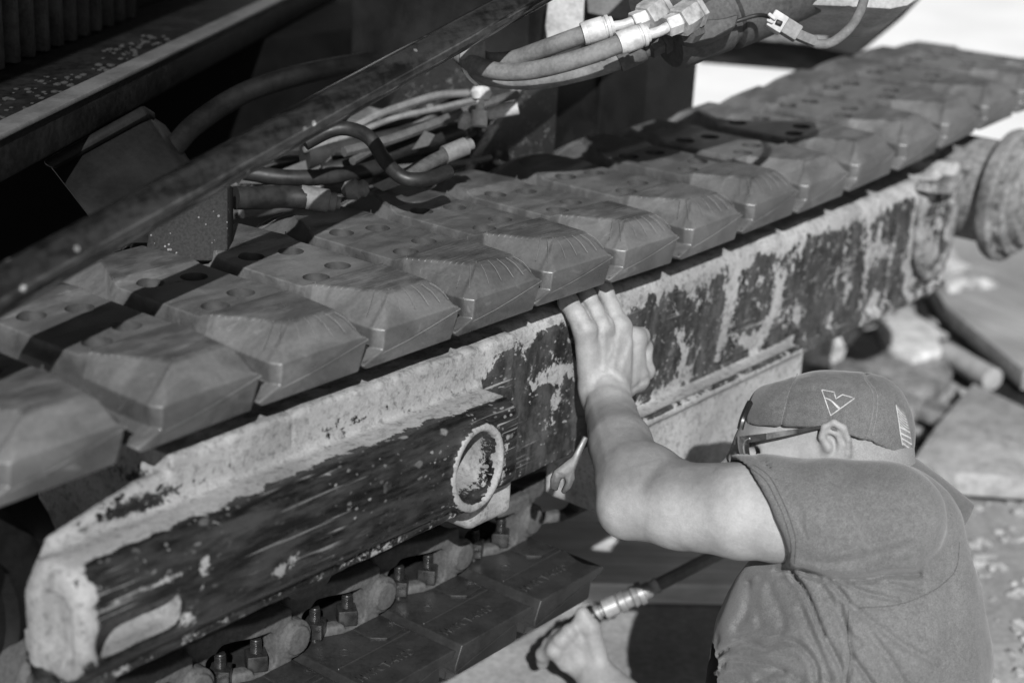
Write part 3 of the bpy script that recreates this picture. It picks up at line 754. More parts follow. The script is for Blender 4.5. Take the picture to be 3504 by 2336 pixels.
for pl in ([(1733, 1068), (1767, 1094), (1795, 1144), (1815, 1193), (1827, 1240), (1824, 1300)], [(1718, 1070), (1757, 1101), (1781, 1144), (1802, 1193), (1817, 1251), (1813, 1300)], [(2204, 1244), (2197, 1302), (2169, 1337), (2128, 1364), (2060, 1388), (1973, 1395)], [(1949, 1400), (1948, 1471), (1953, 1505), (1945, 1566)]):
    pts = [on_shirt(*p) for p in smooth_pl(pl, 8)]; pts = [p for p in pts if p is not None]; bm = bmesh.new(); tube(bm, pts, .0004, n=5, smooth=False); obj('stitching', bm, THR, shirt)
def trouser_sdf(P):
    d = None
    for L in ([((1930, 1830, 1.90), .15), ((1700, 2020, 1.86), .10), ((1500, 2180, 1.84), .075)], [((1500, 2180, 1.84), .072), ((1760, 2230, 1.80), .062), ((2050, 2220, 1.78), .045)],
              [((1930, 1830, 2.02), .14), ((1740, 2000, 2.16), .10), ((1560, 2120, 2.22), .075)], [((1560, 2120, 2.22), .072), ((1800, 2180, 2.20), .062), ((2080, 2180, 2.16), .045)]):
        e = chain(P, L, .04); d = e if d is None else smin(d, e, .03)
    return d - .004 * vnoise(P, 18, 55)
V, Q = sdf_mesh(trouser_sdf, (.05, -1.0, 1.55), (.75, -.38, 2.50), .008)
obj('trousers', np_mesh('trousers', w3(V), Q), cloth('work_trouser_cotton', .05, 500), PE)

# cap, worn backwards
def cap_base(u): return np.interp(u, [1690, 1810, 1890, 1960, 2040, 2110], [976, 982, 987, 1003, 1033, 1066])
CAPC = pc(1903, 1000, 1.935)
CAPD = Dmap(1650, 800, 2150, 1120)
for pl in ([(1832, 856), (1812, 900), (1797, 960), (1793, 990)], [(1986, 860), (2008, 905), (2004, 960), (1990, 1020)], [(1992, 862), (2016, 905), (2013, 960), (2000, 1025)], [(1722, 905), (1712, 950), (1706, 980)]): CAPD.add(pl, gs(.0022, 4), 12)
for pl in ([(1815, 905), (1850, 893), (1900, 896), (1945, 890)], [(1740, 960), (1790, 930), (1850, 935)], [(1960, 880), (1968, 930), (1985, 960)]): CAPD.add(pl, gs(.0016, 8), 24)
def cap_sdf(P):
    d = s_ell(P, CAPC, (.1030, .0795, .0850))
    d = smin(d, s_ell(P, CAPC + np.array([-.070, .030, 0]), (.029, .030, .055)), .018)
    d = smin(d, s_ell(P, CAPC + np.array([.045, .028, 0]), (.044, .043, .060)), .02)
    px = pix(P); d = smax(d, (px[:, 1] - cap_base(px[:, 0])) / 1950, .002)
    nr = np.abs(d) < .012
    if nr.any():
        Q = P[nr]; p = px[nr]; e = np.zeros(len(Q), F4)
        e += CAPD.at(p); b = cap_base(p[:, 0]) - p[:, 1]; e += .0008 * np.exp(-((b - 26) / 2.2) ** 2)
        e -= .0022 * vnoise(Q, 22, 61) + .0010 * vnoise(Q, 60, 62)
        d = d.copy(); d[nr] += e
    return d
V, Q = sdf_mesh(cap_sdf, (.26, -.18, 1.83), (.52, -.0, 2.04), .0024)
CAPMAT = cloth('cap_twill', .092, 1000, .3, .25)
cap = obj('cap', np_mesh('cap', w3(V), Q), CAPMAT, PE); tag(cap, 'grey baseball cap worn backwards with an outlined emblem on its side')
from mathutils.bvhtree import BVHTree
CAPT = BVHTree.FromPolygons([tuple(p) for p in V], [tuple(q) for q in Q])
def on_cap(u, v):
    r = Vector(pc(u, v, 1.0)); h = CAPT.ray_cast(Vector((0, 0, 0)), r.normalized())
    return np.array(h[0]) if h[0] is not None else pc(u, v, 1.93)
def strip(bm, pts, w, off=.0009, k=3):
    """thin raised band of width w (image units) along pts, laid on the cap."""
    P = [Vector((a, b, 0)) for a, b in pts]; dense = []
    for a, b in zip(P, P[1:]):
        for j in range(k): dense.append(a.lerp(b, j / k))
    dense.append(P[-1]); L = []; R = []
    for i, p in enumerate(dense):
        d = (dense[min(i + 1, len(dense) - 1)] - dense[max(i - 1, 0)]).normalized(); n = Vector((-d.y, d.x, 0))
        ww = w(i / (len(dense) - 1)) if callable(w) else w
        for s, A in ((1, L), (-1, R)):
            q = p + n * ww * s / 2; c = on_cap(q.x, q.y); c = c * (1 - off / c[2]); A.append(bm.verts.new(w3(c)[0]))
    for i in range(len(L) - 1): bm.faces.new((L[i], L[i + 1], R[i + 1], R[i]))
def zc2(x, y): return ((2450 + x / 2.613) / 1.4898, (1220 + y / 2.613) / 1.4898)
THREAD = grey('embroidery_thread', .36, .8, .25, 200)
bm = bmesh.new(); E5 = [zc2(*p) for p in ((945, 295), (1055, 315), (1072, 376), (1130, 338), (1240, 370), (1025, 525), (945, 295))]
strip(bm, E5, 2.1); strip(bm, [zc2(*p) for p in ((970, 366), (1010, 380), (1040, 400), (1070, 432), (1104, 463))], lambda t: 1.2 + 4.0 * t)
obj('emblem', bm, THREAD, cap)
SEWN = cloth('cap_seam', .14, 800)
for sm_ in ([(1832, 858), (1812, 900), (1797, 960), (1793, 984)], [(1984, 868), (2006, 905), (2003, 960), (1990, 1008)], [(1992, 872), (2015, 905), (2012, 960), (2000, 1012)]):
    bm = bmesh.new(); strip(bm, smooth_pl(sm_, 4), 1.7, .0007, 1); obj('seam', bm, SEWN, cap)
PATCH = grey('patch_weave', .16, .9, .3, 300); bm = bmesh.new()
fa = [zc2(*p) for p in ((1610, 430), (1632, 560), (1650, 690), (1668, 790))]; fb = [zc2(*p) for p in ((1690, 500), (1728, 620), (1750, 740), (1766, 870))]
rows = []
for i in range(10):
    t = i / 9 * 3; k = min(int(t), 2); f = t - k
    a = Vector(fa[k]).lerp(Vector(fa[k + 1]), f); b = Vector(fb[k]).lerp(Vector(fb[k + 1]), f); rr = []
    for j in range(7):
        q = a.lerp(b, j / 6); c = on_cap(q.x, q.y); rr.append(bm.verts.new(w3(c * (1 - .0008 / c[2]))[0]))
    rows.append(rr)
for a, b in zip(rows, rows[1:]):
    for j in range(6): bm.faces.new((a[j], a[j + 1], b[j + 1], b[j]))
pt = obj('flag_patch', bm, PATCH, cap)
bm = bmesh.new()
edge = fa + [fb[3]]; strip(bm, fa, 2.2, .0012)
for j in range(7):
    s0 = .5 + .5 * j / 7; q = lambda s, t: tuple(Vector((np.interp(t, [0, 1], [np.interp(s * 3, range(4), [p[0] for p in fa]), np.interp(s * 3, range(4), [p[0] for p in fb])]), np.interp(t, [0, 1], [np.interp(s * 3, range(4), [p[1] for p in fa]), np.interp(s * 3, range(4), [p[1] for p in fb])]))))
    if j % 2 == 0: strip(bm, [q(s0, 0), q(s0, .5), q(s0, .95)], 3.0, .0013)
for j in range(6):
    s0 = .06 + .44 * j / 6; strip(bm, [q(s0, .1), q(s0 + .05, .5), q(s0 + .06, .9)], 1.3, .0013)
obj('stripe', bm, THREAD, cap)['kind'] = 'stuff'
# brim, strap
bm = bmesh.new(); G = []
for i in range(13):
    s = i / 12; row = []
    hw = .078 * math.sqrt(max(1 - (s * .93) ** 3.2, 0)) + .004
    for j in range(15):
        t = -1 + 2 * j / 14; arch = (1 - t * t)
        u = 2070 + 152 * s + 12 * arch; v = 1036 + 112 * s + 14 * s * s + 34 * (1 - arch) - 8 * arch * s
        if t < 0: u -= 62 * (t * t) * (1 - .55 * s)
        c = pc(u, v, 1.94); c[2] = 1.94 + hw * t; c[0] *= 1; row.append(c)
    G.append(row)
T = []; Bt = []
for row in G:
    T.append([bm.verts.new(w3(c)[0]) for c in row]); Bt.append([bm.verts.new(w3(c + np.array([-.0012, -.0034, 0]))[0]) for c in row])
for A, fl in ((T, 0), (Bt, 1)):
    for a, b in zip(A, A[1:]):
        for j in range(14):
            q = (a[j], a[j + 1], b[j + 1], b[j]); bm.faces.new(q[::-1] if fl else q)
for j in range(14): bm.faces.new((T[-1][j], T[-1][j + 1], Bt[-1][j + 1], Bt[-1][j]))
for i in range(12):
    for j in (0, 14): bm.faces.new((T[i][j], T[i + 1][j], Bt[i + 1][j], Bt[i][j]))
bmesh.ops.recalc_face_normals(bm, faces=bm.faces)
obj('brim', bm, CAPMAT, cap)
BLK = grey('black_plastic', .012, .25, .3, 40, .5, bmp=.05)
bm = bmesh.new(); tube(bm, [wv(1722, 925, 1.895), wv(1714, 942, 1.882), wv(1706, 962, 1.876), wv(1700, 985, 1.876)], .0040, n=8)
obj('strap', bm, BLK, cap)

# sunglasses, ring
SG = bmesh.new()
A = [(1892, 979, 1.856), (1830, 990, 1.853), (1760, 1002, 1.853), (1712, 1009, 1.860)]
hh = [.0017, .0026, .0036, .0044]
for i in range(3):
    a, b = A[i], A[i + 1]; vs = []
    for (u, v, z), h in ((a, hh[i]), (b, hh[i + 1])):
        for dy, dz in ((h, 0), (h, .0025), (-h, .0025), (-h, 0)):
            vs.append(SG.verts.new(w3(pc(u, v, z) + np.array([0, dy, dz]))[0]))
    for f in ((0, 1, 5, 4), (1, 2, 6, 5), (2, 3, 7, 6), (3, 0, 4, 7), (0, 3, 2, 1), (4, 5, 6, 7)): SG.faces.new([vs[k] for k in f])
bmesh.ops.recalc_face_normals(SG, faces=SG.faces)
glasses = obj('sunglasses', SG, BLK, PE)
bm = bmesh.new(); rows = []
for i in range(9):
    t = i / 8; zz = 1.858 + .125 * t; uu = 1716 - 27 * math.sin(min(t * 2.2, 1.57)); row = []
    for j in range(6):
        s = j / 5; vv = 1001 + 68 * s; row.append(pc(uu + 6 * (s - .3) ** 2 * 4, vv, zz))
    rows.append(row)
F = [[bm.verts.new(w3(c)[0]) for c in r] for r in rows]; K = [[bm.verts.new(w3(c + np.array([.0022, 0, .001]))[0]) for c in r] for r in rows]
for i in range(8):
    for j in range(5):
        bm.faces.new((F[i][j], F[i + 1][j], F[i + 1][j + 1], F[i][j + 1])); bm.faces.new((K[i][j + 1], K[i + 1][j + 1], K[i + 1][j], K[i][j]))
for i in range(8):
    bm.faces.new((F[i][0], K[i][0], K[i + 1][0], F[i + 1][0])); bm.faces.new((F[i][5], F[i + 1][5], K[i + 1][5], K[i][5]))
for j in range(5): bm.faces.new((F[0][j], F[0][j + 1], K[0][j + 1], K[0][j]))
bmesh.ops.recalc_face_normals(bm, faces=bm.faces)
obj('lens', bm, grey('dark_lens', .010, .06, .1, 10, .8, bmp=0), glasses)
CHROME = grey('polished_steel', .75, .16, .1, 20, .5, 1.0, .05)
bm = bmesh.new(); tube(bm, [wv(1722, 1006, 1.853), wv(1712, 1012, 1.855), wv(1708, 1026, 1.856), wv(1711, 1046, 1.857), wv(1716, 1060, 1.858)], .0011, n=6)
obj('rim', bm, CHROME, glasses)
a = np.array(pc(1452, 778, 2.172)); b = np.array(pc(1472, 772, 2.196)); ax = w3(b)[0] - w3(a)[0]; ax /= np.linalg.norm(ax)
rc = w3(a)[0] + (w3(b)[0] - w3(a)[0]) * .95
bm = bmesh.new(); lathe(bm, rc - ax * .0035, ax, [(0, .0110), (0, .0122), (.0012, .0127), (.0058, .0127), (.007, .0122), (.007, .0110)], n=40)
ringo = obj('finger_ring', bm, CHROME, PE)
# ------------------------------------------------------------------ machine materials
STEEL = dusty('dusty_dark_steel', .020, .20, .36, .42, 45, .5, speck=.22)
DARK = grey('black_painted_steel', .005, .55, .5, 20, .18, bmp=.25)
CAST = dusty('dusty_cast_steel', .04, .085, .50, .55, 24, .35, speck=.0, contrast=.4, bmp=.2)
MUD = dusty('mud_caked_steel', .03, .26, .50, .6, 30, .3, contrast=.16)
HOSE = grey('dusty_hose_rubber', .13, .8, .35, 40, .2, bmp=.3)
HOSED = grey('black_hose_rubber', .014, .5, .4, 40, .35, bmp=.2)
ZINC = grey('dusty_zinc_fitting', .40, .6, .25, 70, .4, .15, .35)
PALE = grey('pale_dusty_plate', .26, .85, .4, 18, .2, bmp=.3)
BOLT = grey('oily_black_bolt', .016, .30, .4, 60, .6, bmp=.15)

# ------------------------------------------------------------------ lower run: pads seen from the chain side, links, bolts and nuts
def txt_mesh(s, size, ext):
    c = bpy.data.curves.new('t', 'FONT'); c.body = s; c.size = size; c.extrude = ext; c.align_x = 'CENTER'; c.align_y = 'CENTER'
    o = bpy.data.objects.new('t', c); link(o); dg = bpy.context.evaluated_depsgraph_get()
    me = bpy.data.meshes.new_from_object(o.evaluated_get(dg)); bpy.data.objects.remove(o); return me
TXT = txt_mesh('HXPCT-400D', .0195, .0009)
for v in TXT.vertices: v.co = Vector((-v.co.x * .86, v.co.y - .158, -.0603 - v.co.z))
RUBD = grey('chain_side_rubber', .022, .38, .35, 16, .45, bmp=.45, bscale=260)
TXT.materials.clear(); TXT.materials.append(RUBD); TXT.name = 'lettering'
bm = bmesh.new(); bx(bm, (-.080, -.1250, -.0620), (.050, -.1215, -.0590), .0008, 1); RIDGE = bpy.data.meshes.new('rib'); bm.to_mesh(RIDGE); bm.free(); finish(RIDGE); RIDGE.materials.append(RUBD)
bm = bmesh.new(); prism(bm, [(-.078, -.115), (-.045, -.117), (-.030, -.100), (-.030, -.070), (-.078, -.066)], (0, 0, -.0592), (1, 0, 0), (0, 1, 0), (0, 0, -1), .0032, .0010)
BOSS = bpy.data.meshes.new('boss'); bm.to_mesh(BOSS); bm.free(); finish(BOSS); BOSS.materials.append(RUBD)
bm = bmesh.new()
lathe(bm, (.015, -.100, -.0590), (0, 0, -1), [(0, .0075), (.0016, .0075), (.0016, .0062), (.0011, .0060)], n=24)
DIAL = bpy.data.meshes.new('date_dial'); bm.to_mesh(DIAL); bm.free(); finish(DIAL); DIAL.materials.append(RUBD)
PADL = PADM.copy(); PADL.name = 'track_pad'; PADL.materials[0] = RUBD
LPX = [.178, .333, .488, .643, .805]
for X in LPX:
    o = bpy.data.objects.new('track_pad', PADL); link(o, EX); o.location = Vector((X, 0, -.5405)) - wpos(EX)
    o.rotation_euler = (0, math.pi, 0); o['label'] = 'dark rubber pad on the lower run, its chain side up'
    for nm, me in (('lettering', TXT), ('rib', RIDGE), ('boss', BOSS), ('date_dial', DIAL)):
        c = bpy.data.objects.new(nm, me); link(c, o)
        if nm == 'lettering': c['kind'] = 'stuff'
def link_sdf(P):
    x, y, z = P[:, 0], P[:, 1], P[:, 2]
    yy = y + .010 * np.tanh((x) / .02)                            # the two ends of a link are offset sideways
    Q = np.stack([x, yy, z], 1)
    d = s_rbox(Q, (-.074, -.013, -.034), (.074, .013, .044), .005)
    d = smin(d, smax(np.hypot(x + .077, z) - .025, np.abs(yy) - .016, .003), .003)
    d = smin(d, smax(np.hypot(x - .077, z) - .025, np.abs(yy) - .016, .003), .003)
    d = smin(d, smax(np.hypot(x - .077, z) - .019, np.abs(yy + .003) - .018, .002), .001)
    win = s_rbox(Q, (-.046, -.1, -.0265), (.046, .1, .016), .010)
    win = smin(win, s_rbox(Q, (-.030, -.1, -.020), (.044, .1, .024), .010), .004)
    d = smax(d, -win, .003)
    d = smin(d, s_rbox(Q, (-.012, -.014, -.034), (.014, .006, -.019), .004), .004)
    nr = np.abs(d) < .008; d = d.copy(); d[nr] -= .0005 * vnoise(P[nr], 55, 8)
    return d
V, Q = sdf_mesh(link_sdf, (-.12, -.05, -.05), (.12, .05, .06), .0022)
LKM = np_mesh('track_link', V, Q); LKM.materials.append(CAST)
bm = bmesh.new(); bx(bm, (-.0125, -.0125, -.011), (.0125, .0125, .011), .0022, 2); NUTM = bpy.data.meshes.new('nut'); bm.to_mesh(NUTM); bm.free(); finish(NUTM); NUTM.materials.append(BOLT)
bm = bmesh.new(); pr = [(-.02, .0072)]
for i in range(8): pr += [(.010 + i * .0022, .0072), (.0111 + i * .0022, .0062)]
pr += [(.0282, .0066), (.0295, .0056)]
lathe(bm, (0, 0, 0), (0, 0, 1), pr, n=16); BLTM = bpy.data.meshes.new('bolt'); bm.to_mesh(BLTM); bm.free(); finish(BLTM); BLTM.materials.append(BOLT)
for k in range(-2, 6):
    for side in (-1, 1):
        if side > 0 and k > 3: continue
        xc = .4955 + .1548 * k; o = bpy.data.objects.new('track_link', LKM); link(o, EX)
        o.location = Vector((xc, side * .047, -.4500)) - wpos(EX)
        if side > 0: o.scale = (1, -1, 1)
        if k <= 2 and side < 0:
            for dx, dy in ((-.0250, -.003), (.0268, -.008)):
                c = bpy.data.objects.new('nut', NUTM); link(c, o); c.location = (dx, dy, -.0145); c.rotation_euler = (0, 0, random.uniform(.5, 1.0))
                b = bpy.data.objects.new('bolt', BLTM); link(b, o); b.location = (dx, dy, -.0145)
# idler wheel, rollers, hub of the final drive
bm = bmesh.new(); lathe(bm, (-.075, .06, -.275), (0, -1, 0), [(0, .10), (0, .165), (.02, .185), (.045, .185), (.05, .205), (.075, .205), (.08, .185), (.105, .183), (.118, .165), (.118, .12), (.108, .11), (.108, .03)], n=48)
obj('idler_wheel', bm, DARK, EX)
for x in (.06, .425, .70):
    bm = bmesh.new(); lathe(bm, (x, .09, -.345), (0, -1, 0), [(0, .03), (0, .045), (.05, .045), (.05, .034), (.13, .034), (.13, .046), (.175, .046), (.183, .040), (.183, .015)], n=32); obj('track_roller', bm, CAST, EX)
hub = None
bm = bmesh.new(); hx, hz = 2.11, -.140
lathe(bm, (hx, .05, hz), (0, -1, 0), [(0, .10), (.0, .112), (.15, .112), (.16, .098), (.265, .098), (.265, .122), (.273, .126), (.287, .126), (.293, .119), (.293, .108), (.308, .108), (.314, .100), (.314, .090), (.330, .086), (.336, .072), (.330, .066), (.330, .02)], n=56)
hub = obj('final_drive', bm, dusty('hub_mud', .05, .24, .5, .7, 14, .2, contrast=.22, bmp=.15), EX)
for i in range(14):
    a = 2 * math.pi * i / 14; bm = bmesh.new(); p = Vector((hx + .104 * math.cos(a), -.241, hz + .104 * math.sin(a)))
    cyl(bm, p, p + Vector((0, -.012, 0)), .009, n=6); obj('bolt', bm, MUD, hub)
bm = bmesh.new(); p = Vector((2.085, -.16, -.20)); tube(bm, [(1.885, -.154, -.115), (1.880, -.160, -.20), (1.905, -.164, -.262), (1.955, -.166, -.275), (2.000, -.164, -.235), (2.015, -.158, -.15), (2.015, -.154, -.10)], .011, n=10); obj('cover_ring', bm, MUD, EX)
bm = bmesh.new(); prism(bm, [(1.86, -.105), (1.95, -.122), (2.04, -.085), (2.05, -.075), (1.95, -.100), (1.87, -.088)], (0, -.148, 0), (1, 0, 0), (0, 0, 1), (0, -1, 0), .035, .004); obj('lifting_eye', bm, MUD, EX)
bm = bmesh.new(); lathe(bm, (.6905, -.146, -.1675), (0, -1, 0), [(0, .0135), (.006, .0135), (.0095, .0118), (.0100, .009), (.0085, .0085), (.0085, .002)], n=28); obj('plug', bm, MUD, EX)
bm = bmesh.new(); tube(bm, [(.634, -.156, -.110), (.634, -.1545, -.17), (.635, -.1545, -.24), (.636, -.1545, -.29)], lambda t: .0042 + .0012 * math.sin(40 * t), n=8); obj('weld_bead', bm, MUD, EX)

# ------------------------------------------------------------------ slewing house, carbody
A0 = Vector((.225, .20, 0)); HD = Vector((.845, .535, 0)); HN = Vector((.535, -.845, 0)); UP = Vector((0, 0, 1))
HE = A0 - HD * .42
def hbox(bm, s0, s1, n0, n1, z0, z1, bev=.004):
    rot = Matrix((HD, HN, UP)).transposed(); lo = Vector((s0, n0, z0)); hi = Vector((s1, n1, z1)); c = (lo + hi) / 2
    vs = bx(bm, (-(hi - lo) / 2), ((hi - lo) / 2), bev)
    for v in vs: v.co = A0 + rot @ (v.co + c)
house = DARK
bm = bmesh.new(); hbox(bm, -.45, 1.7, -1.2, .0, .100, .150, .006); hs = obj('house_skirt', bm, dusty('skirt_paint', .004, .018, .40, .6, 14, .12, contrast=.2), EX)
bm = bmesh.new(); hbox(bm, -.45, 1.7, -.030, .003, .150, .1565, .002); obj('worn_edge', bm, grey('worn_edge_steel', .085, .5, .3, 14, .5), hs)
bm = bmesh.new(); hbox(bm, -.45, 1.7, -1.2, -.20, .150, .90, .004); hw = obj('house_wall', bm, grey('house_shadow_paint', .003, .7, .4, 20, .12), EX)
bm = bmesh.new(); hbox(bm, -.9, 1.7, -1.3, .08, .90, 1.5, .03); obj('overhead_shade_block', bm, grey('shade_block_grey', .03, .5, .3, 6, .3), EX)  # unseen block added overhead: darker bar reflections, less sky light on the machine
RIBH = grey('fin_paint', .035, .7, .5, 25, .15)
for i in range(26):
    s = -.40 + i * .052; bm = bmesh.new(); hbox(bm, s, s + .015, -.202, -.165, .152, .60, .003); obj('cooling_fin', bm, RIBH, hw)
bm = bmesh.new()
rng = np.random.RandomState(5)
for i in range(150):
    s = rng.uniform(.0, .75); n = rng.uniform(-.10, -.035); r = rng.uniform(.001, .0045); p = A0 + HD * s + HN * n
    bmesh.ops.create_icosphere(bm, subdivisions=1, radius=r, matrix=Matrix.Translation((p.x, p.y, .151)) @ Matrix.Diagonal((1.5, 1.2, .6, 1)))
o = obj('mud_crumbs', bm, grey('shaded_mud', .02, .95, .4, 60), EX, 60); o['kind'] = 'stuff'
def pprism(name, px, z, th, mat, parent, bev=.003, back=True):
    """plate whose outline is given as view directions at depths z; thickness goes away from the viewer."""
    zs = z if isinstance(z, (list, tuple)) else [z] * len(px)
    bm = bmesh.new(); A = [bm.verts.new(wv(u, v, q)) for (u, v), q in zip(px, zs)]
    nrm = Vector(CF); B = [bm.verts.new(a.co + nrm * th) for a in A]; m = len(A)
    fs = [bm.faces.new(A), bm.faces.new(B[::-1])]
    for i in range(m): fs.append(bm.faces.new((A[i], B[i], B[(i + 1) % m], A[(i + 1) % m])))
    bmesh.ops.recalc_face_normals(bm, faces=fs)
    if bev: bmesh.ops.bevel(bm, geom=list(bm.edges), offset=bev, segments=2, profile=.5, affect='EDGES', clamp_overlap=True)
    return obj(name, bm, mat, parent)
pprism('battery_box', [(104, 372), (330, 250), (505, 505), (400, 560), (250, 560)], [2.02, 2.10, 2.06, 2.0, 1.96], .12, grey('box_paint', .006, .5, .3, 12, .2), EX, .008)
pprism('box_rim', [(92, 370), (330, 238), (345, 262), (118, 388)], [2.0, 2.08, 2.08, 2.0], .05, DARK, EX, .006)
pprism('bracket_plate', [(330, 600), (350, 470), (524, 420), (524, 600)], [1.90, 1.92, 1.93, 1.91], .04, dusty('bracket_steel', .012, .14, .25, .7, 60, .2, speck=.2), EX, .004)
bm = bmesh.new(); bx(bm, (1.20, .232, -.20), (1.705, .62, .60), .006); cb = obj('carbody_wall', bm, grey('carbody_paint', .010, .5, .5, 12, .4), EX)
bm = bmesh.new(); bx(bm, (1.395, .222, -.15), (1.53, .234, .60), .002); obj('recess_panel', bm, grey('recess_black', .006, .6, .3, 12, .3), cb)
bm = bmesh.new(); bx(bm, (.55, .80, -.75), (2.3, 1.7, .098), .006); obj('turntable', bm, grey('turntable_black', .003, .7, .3, 12, .1), EX)
bm = bmesh.new(); prism(bm, [(1.03, -.10), (1.055, .0), (1.175, .115), (1.20, .13), (1.27, .125), (1.27, -.10)], (0, .218, 0), (1, 0, 0), (0, 0, 1), (0, 1, 0), .22, .004); obj('gusset', bm, STEEL, EX)
bm = bmesh.new(); tube(bm, [(1.045, .212, -.04), (1.058, .212, .003), (1.178, .212, .120), (1.205, .212, .137)], .007, n=8); obj('weld_bead', bm, MUD, EX)
pprism('pale_column', [(1262, -30), (1345, -30), (1340, 60), (1330, 128), (1262, 130), (1252, 60)], 2.42, .10, PALE, EX)
pprism('pale_column', [(1345, -30), (1500, -30), (1440, 45), (1395, 40), (1350, 30)], 2.50, .06, grey('grey_column', .09, .8, .4, 18), EX)

# ------------------------------------------------------------------ hoses behind the track, some colours darkened to stand in for shade
def hose(name, pts, r, mat, parent=EX, n=12):
    bm = bmesh.new(); tube(bm, [wv(*p) for p in pts], r, n=n, k=8); return obj(name, bm, mat, parent)
hose('hydraulic_hose', [(390, 350, 2.15), (450, 285, 2.2), (560, 215, 2.25), (700, 170, 2.3), (860, 140, 2.4)], .015, DARK)
hose('hydraulic_hose', [(700, 330, 2.05), (760, 300, 2.06), (805, 297, 2.06), (850, 318, 2.05), (885, 370, 2.04), (925, 408, 2.03), (975, 412, 2.04), (1030, 395, 2.08)], .0095, HOSED)
hose('hydraulic_hose', [(560, 395, 2.15), (650, 408, 2.16), (740, 407, 2.18), (830, 395, 2.22), (880, 380, 2.26)], .0115, HOSED)
hose('hydraulic_hose', [(700, 360, 2.3), (840, 340, 2.35), (960, 312, 2.4), (1060, 290, 2.45)], .020, grey('grey_hose', .018, .6, .3, 30))
hose('hydraulic_hose', [(740, 395, 2.3), (840, 372, 2.32), (960, 330, 2.36), (1060, 300, 2.4)], .013, HOSED)
h = hose('hydraulic_hose', [(540, 455, 2.0), (600, 455, 2.02), (650, 452, 2.04), (700, 455, 2.05)], .015, HOSED)
bm = bmesh.new(); lathe(bm, wv(690, 452, 2.05), wv(790, 468, 2.06) - wv(690, 452, 2.05), [(0, .012), (0, .0155), (.036, .0155), (.038, .012), (.046, .012), (.047, .008), (.052, .008)], n=20); obj('ferrule', bm, grey('pale_ferrule', .12, .7, .3, 60), h)
h = hose('hydraulic_hose', [(930, 405, 2.12), (975, 380, 2.14), (1020, 358, 2.16), (1070, 335, 2.18)], .0095, grey('braided_hose', .05, .8, .4, 120))
bm = bmesh.new(); lathe(bm, wv(1020, 356, 2.16), wv(1090, 328, 2.18) - wv(1020, 356, 2.16), [(0, .009), (0, .0125), (.035, .0125), (.037, .008), (.045, .008)], n=20); obj('ferrule', bm, bpy.data.materials['pale_ferrule'], h)
bm = bmesh.new(); lathe(bm, wv(785, 440, 2.1), wv(850, 430, 2.1) - wv(785, 440, 2.1), [(0, .004), (.006, .012), (.02, .014), (.024, .010), (.03, .012), (.036, .006)], n=20); obj('hose_fitting', bm, bpy.data.materials['pale_ferrule'], EX)
pprism('dark_strap', [(640, 392), (690, 372), (750, 350), (770, 356), (730, 390), (690, 400)], 2.3, .01, grey('strap_grey', .06, .8), EX, .001)
bm = bmesh.new(); lathe(bm, wv(1100, 290, 2.3), wv(1105, 205, 2.3) - wv(1100, 290, 2.3), [(0, .012), (.022, .012), (.022, .006), (.038, .006), (.038, .012), (.048, .016), (.056, .012)], n=18); obj('grease_fitting', bm, ZINC, EX)
bm = bmesh.new(); lathe(bm, wv(1120, 262, 2.32), wv(1175, 250, 2.32) - wv(1120, 262, 2.32), [(0, .009), (.045, .011)], n=16); obj('pale_pipe', bm, PALE, EX)
bm = bmesh.new(); lathe(bm, wv(1055, 272, 2.3), wv(1085, 285, 2.3) - wv(1055, 272, 2.3), [(0, .006), (.004, .014), (.014, .013), (.02, .005)], n=16); obj('hose_fitting', bm, PALE, EX)
rng = np.random.RandomState(21); tang = [grey('thin_hose_dark', .03, .5, .3, 40), grey('thin_hose_grey', .065, .65, .3, 40), grey('thin_hose_pale', .15, .75, .3, 40)]
for i in range(46):
    u0 = rng.uniform(430, 840); v0 = 300 + (820 - u0) * .28 + rng.uniform(-10, 115); z0 = rng.uniform(2.2, 2.55); L = rng.uniform(220, 420); sl = rng.uniform(-.42, -.05); bow = rng.uniform(-26, 26)
    hose('hydraulic_hose', [(u0 + L * t, v0 + L * t * sl + bow * math.sin(3.1 * t) + rng.uniform(-5, 5), z0 + .18 * t) for t in (0, .25, .5, .75, 1)], rng.choice([.0045, .006, .0075, .0095]), tang[rng.choice([0, 0, 1, 1, 2])], n=8)
pprism('pale_strap', [(855, 425), (910, 400), (940, 418), (880, 440)], 2.2, .01, bpy.data.materials['thin_hose_pale'], EX, .001)
pprism('pale_strap', [(945, 345), (975, 300), (1000, 310), (985, 335)], 2.3, .01, bpy.data.materials['braided_hose'], EX, .001)
ro = empty('cable_coil', wv(950, 275, 2.45)); ro.parent = EX; ro.location = wv(950, 275, 2.45) - wpos(EX)
for i in range(9):
    a = i / 8; bm = bmesh.new(); tube(bm, [wv(790 + 30 * a, 300 - 8 * i, 2.46), wv(870, 292 - 5 * i + 4, 2.44), wv(925 + 3 * i, 296 - 5 * i, 2.42 + .01 * i), wv(985, 272 - 3.4 * i, 2.42), wv(1012, 262 - 2 * i, 2.46)], .0042, n=7, k=5); c = obj('cable', bm, grey('cable_grey', .07, .6, .3, 40) if i == 0 else bpy.data.materials['cable_grey'], ro)

